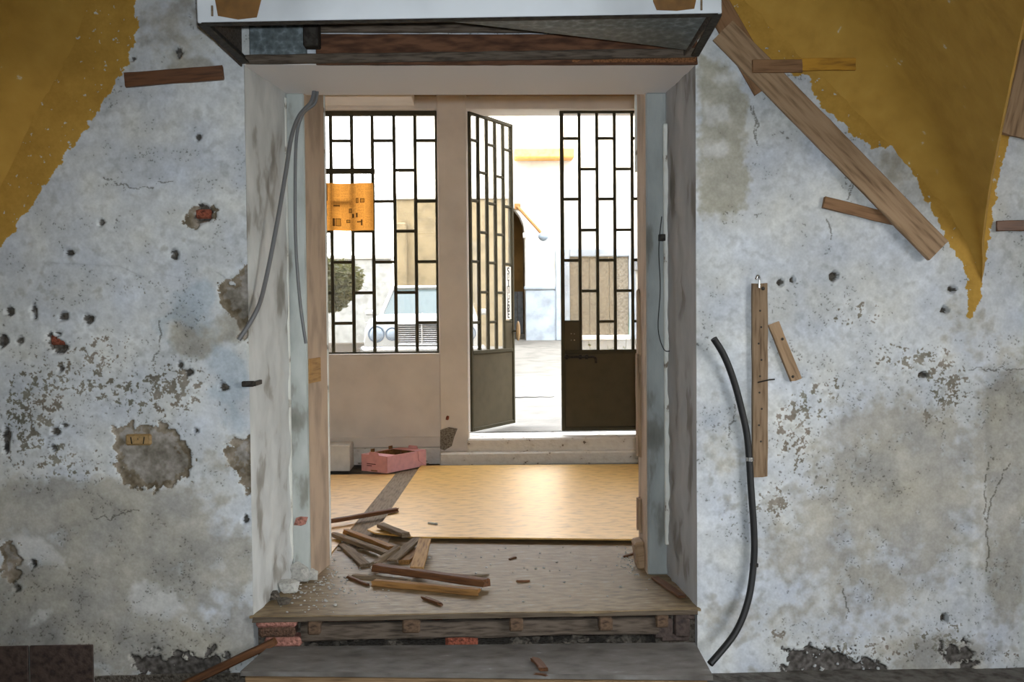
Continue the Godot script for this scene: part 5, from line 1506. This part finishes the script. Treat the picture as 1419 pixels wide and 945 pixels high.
func build_shop_things() -> void:
	# plywood sheets on the shop floor
	var y := THRESH + 0.026
	var a := on_y(520, 738, y)
	var b := on_y(572, 743.5, y)
	var c := on_y(888, 747, y)
	var d := on_y(888, 643, y)
	var e := on_y(583, 645, y)
	var c2 := c + (c - b).normalized() * 0.35
	var d2 := d + (c - b).normalized() * 0.35
	var big := thing("plywood_sheet", "large golden plywood sheet covering the shop floor before the door", "plywood sheet", Vector3(0, y, 0))
	var corner := on_y(509, 733.5, y + 0.012)
	part(big, "sheet", slab([a, b, c, c2, d2, d, e], -0.008, 0.0), M.ply)
	var st := begin()
	st.set_smooth_group(-1)
	var k0 := Vector3(a.x, 0.0, a.z)
	var k1 := Vector3(a.lerp(e, 0.12).x, 0.0, a.lerp(e, 0.12).z)
	var tip := Vector3(corner.x, 0.012, corner.z)
	face(st, [k0, k1, tip], Vector3(0, -1, 0))
	face(st, [k0 - Vector3(0, 0.008, 0), k1 - Vector3(0, 0.008, 0), tip - Vector3(0, 0.006, 0)], Vector3(0, 1, 0) + k0)
	face(st, [k0, tip, tip - Vector3(0, 0.006, 0), k0 - Vector3(0, 0.008, 0)], k1)
	part(big, "curled_corner", done(st), M.ply)
	for q in [0.1, 0.5, 0.9]:
		var s0 := b.lerp(c2, q) 
		box_part(big, "spacer", Vector3(s0.x - 0.03, -0.026, s0.z - 0.6), Vector3(s0.x + 0.03, -0.008, s0.z - 0.12), M.joist, 0.0)
	# left sheet
	y = THRESH + 0.008
	var l0 := on_y(459, 766, y)
	var l1 := on_y(548, 656.5, y)
	var left := [Vector3(l0.x, 0, l0.z), Vector3(l1.x, 0, l1.z), Vector3(-2.1, 0, l1.z), Vector3(-2.1, 0, -0.95), Vector3(-0.9, 0, -0.95), Vector3(l0.x - 0.01, 0, -0.86)]
	solo("plywood_sheet", slab(left, 0.0, 0.008), M.ply_left, at(Vector3(0, THRESH, 0)), "smaller plywood sheet lying behind the left door frame", "plywood sheet")
	# board in the gap between the sheets
	var g0 := on_y(500, 762, THRESH + 0.004)
	var g1 := on_y(575, 640, THRESH + 0.004)
	solo("floor_board", cbox(Vector3(g0.distance_to(g1), 0.005, 0.24), 0.001), M.lath_grey, along(g0, g1), "dull grey board in the gap between the plywood sheets", "board")

	# cartons
	var p0 := on_y(455, 652, THRESH + 0.01)
	var p1 := on_y(487, 649, THRESH + 0.01)
	var wb := thing("white_carton", "plain closed white carton standing behind the left door frame", "box", Vector3(p1.x - 0.17, THRESH + 0.002, p0.z - 0.13))
	box_part(wb, "body", Vector3(-0.17, 0.0, -0.12), Vector3(0.17, 0.19, 0.12), M.white_card, 0.004)
	box_part(wb, "lid_flap", Vector3(-0.165, 0.19, -0.118), Vector3(-0.002, 0.194, 0.118), M.white_card, 0.001)
	box_part(wb, "lid_flap", Vector3(0.002, 0.19, -0.118), Vector3(0.165, 0.195, 0.118), M.white_card, 0.001)
	build_tray()

	# broken laths on the threshold
	var t := THRESH
	lay("wood_lath", Vector2(456, 722), Vector2(553, 706), t + 0.03, 0.030, 0.022, M.lath_dark, "brown lath jutting from behind the left frame across the sheets' gap", 301, 0.0)
	lay("wood_lath", Vector2(527, 727), Vector2(563, 742), t + 0.034, 0.050, 0.022, M.lath_grey, "grey grooved lath lying on the curled corner of the large sheet", 302)
	lay("wood_lath", Vector2(479, 735), Vector2(543, 760), t + 0.008, 0.036, 0.022, M.lath_orange, "bright split lath behind the grey one near the left sheet", 303)
	lay("wood_lath", Vector2(463, 740), Vector2(538, 768), t + 0.016, 0.040, 0.022, M.lath_grey, "long grey brown lath pointing at the left sheet", 304)
	lay("wood_lath", Vector2(474, 755), Vector2(508, 784), t + 0.0, 0.052, 0.016, M.lath_grey, "flat grey lath lowest in the pile beside the left frame", 305, 0.0, 0.006)
	lay("wood_lath", Vector2(515, 783), Vector2(553, 758), t + 0.018, 0.030, 0.022, M.lath_grey, "short tilted lath crossing the end of the long grey brown one", 306, 0.02)
	lay("wood_lath", Vector2(543, 778), Vector2(578, 746), t + 0.020, 0.050, 0.016, M.lath_grey, "grey flat lath leaning towards the large sheet's edge", 307, 0.01)
	lay("wood_lath", Vector2(560, 780), Vector2(577, 760), t + 0.0, 0.055, 0.018, M.lath_orange, "short orange split piece under the pale lath", 308)
	lay("wood_lath", Vector2(576, 789), Vector2(590, 748), t + 0.034, 0.062, 0.018, M.lath_tan, "pale tan lath standing out at the right of the pile", 309, 0.008, 0.01)
	lay("wood_lath", Vector2(517, 785), Vector2(676, 808), t + 0.016, 0.050, 0.032, M.lath_dark, "thick dark brown long lath across the front of the pile", 310)
	lay("wood_lath", Vector2(514, 807), Vector2(666, 821), t + 0.0, 0.036, 0.028, M.lath_orange, "long lath with an orange split top frontmost in the pile", 311)
	lay("wood_lath", Vector2(490, 797), Vector2(566, 806), t + 0.0, 0.034, 0.014, M.lath_grey, "thin grey lath half under the thick dark one", 312, 0.0, 0.01)
	lay("wood_lath", Vector2(600, 799), Vector2(680, 797), t + 0.0, 0.026, 0.010, M.lath_grey, "flat thin grey lath behind the end of the thick dark one", 313, 0.0, 0.05)
	lay("wood_splinter", Vector2(479, 798), Vector2(513, 811), t + 0.0, 0.016, 0.012, M.lath_dark, "dark splinter left of the long front lath", 314, 0.0, 0.03)
	lay("wood_splinter", Vector2(584, 828), Vector2(615, 838), t + 0.0, 0.020, 0.012, M.lath_dark, "small reddish splinter alone near the threshold's front edge", 315, 0.0, 0.03)
	lay("wood_splinter", Vector2(713, 806), Vector2(736, 804), t + 0.0, 0.012, 0.008, M.lath_dark, "tiny dark splinter alone right of the long laths", 316, 0.0, 0.02)
	lay("wood_splinter", Vector2(705, 775), Vector2(716, 772), t + 0.0, 0.014, 0.008, M.lath_dark, "tiny dark chip in the middle of the threshold board", 317, 0.0, 0.01)
	lay("wood_splinter", Vector2(862, 772), Vector2(880, 766), t + 0.0, 0.014, 0.010, M.lath_dark, "small brown splinter among the crumbs by the right frame", 318, 0.0, 0.02)
	var w0 := on_y(594, 724, THRESH + 0.032)
	var w1 := on_y(605, 726, THRESH + 0.032)
	solo("chalk_piece", stick(w0.distance_to(w1), 0.014, 0.010, 320, 0.006), M.rubble, along(w0, w1), "small white chalky piece on the large plywood sheet", "chip")

func build_tray() -> void:
	# low open pink fruit tray, long side to the right
	var y := THRESH + 0.016
	var a := on_y(506, 656, y)       # front left corner
	var b := on_y(536, 656, y)       # front right corner
	var c := on_y(601, 643, y)       # back right corner
	var ux := (b - a)
	var w := ux.length()
	var vx := c - b
	var l := vx.length()
	w = 0.25
	l = 0.44
	var dirv := Vector3(vx.x, 0, vx.z).normalized()
	var dx := Vector3(-dirv.z, 0, dirv.x)
	if dx.x < 0: dx = -dx
	var tray := thing("pink_tray", "open pink cardboard fruit tray at the edge of the plywood sheets", "tray", b)
	tray.transform = Transform3D(Basis(dx, Vector3.UP, -dirv), b - dx * w * 0.5 + dirv * l * 0.5)
	var h := 0.125
	box_part(tray, "bottom", Vector3(-w / 2, 0, -l / 2), Vector3(w / 2, 0.004, l / 2), M.pink, 0.0)
	for s in [-1, 1]:
		box_part(tray, "side", Vector3(s * w / 2 - 0.003, 0, -l / 2), Vector3(s * w / 2 + 0.003, h, l / 2), M.pink, 0.001)
		box_part(tray, "lining", Vector3(s * (w / 2 - 0.006) - 0.002, 0.004, -l / 2 + 0.01), Vector3(s * (w / 2 - 0.006) + 0.002, h - 0.003, l / 2 - 0.01), M.card_brown, 0.0, "brown inside face")
		var notch := 0.035
		var poly := [Vector2(-w / 2, 0), Vector2(-notch, 0), Vector2(-notch, 0.014), Vector2(notch, 0.014), Vector2(notch, 0), Vector2(w / 2, 0), Vector2(w / 2, h), Vector2(0.05, h), Vector2(0.04, h + 0.022), Vector2(-0.04, h + 0.022), Vector2(-0.05, h), Vector2(-w / 2, h)]
		part(tray, "end", extrude(poly, 0.006), M.pink, at(Vector3(0, 0, s * l / 2)))
		box_part(tray, "lining", Vector3(-w / 2 + 0.01, 0.004, s * (l / 2 - 0.008) - 0.002), Vector3(w / 2 - 0.01, h - 0.003, s * (l / 2 - 0.008) + 0.002), M.card_brown, 0.0, "brown inside face")
		box_part(tray, "top_flap", Vector3(-w / 2, h - 0.003, s * (l / 2 - 0.05) - 0.05), Vector3(w / 2, h, s * (l / 2 - 0.05) + 0.05), M.pink, 0.001)
		# corner tabs folded round onto the long side
		part(tray, "corner_tab", extrude([Vector2(0, 0.0), Vector2(0.085, 0.05), Vector2(0.095, h - 0.005), Vector2(0, h - 0.002)], 0.003), M.pink, Transform3D(Basis(Vector3(0, 0, -s), Vector3.UP, Vector3(s, 0, 0)), Vector3(w / 2 + 0.005, 0, s * l / 2)))
		box_part(tray, "stacking_tab", Vector3(-w / 2 - 0.002, h, s * (l / 2 - 0.12) - 0.02), Vector3(-w / 2 + 0.003, h + 0.025, s * (l / 2 - 0.12) + 0.02), M.card_brown, 0.0)
	var ink := mat(Color(0.42, 0.22, 0.24), 0.8)
	for k in 2:
		var row: float = [0.09, 0.05][k]
		box_part(tray, "printed_line", Vector3(-0.07, 0.055 - k * 0.014, l / 2 + 0.003), Vector3(-0.07 + row, 0.061 - k * 0.014, l / 2 + 0.0036), ink, 0.0)
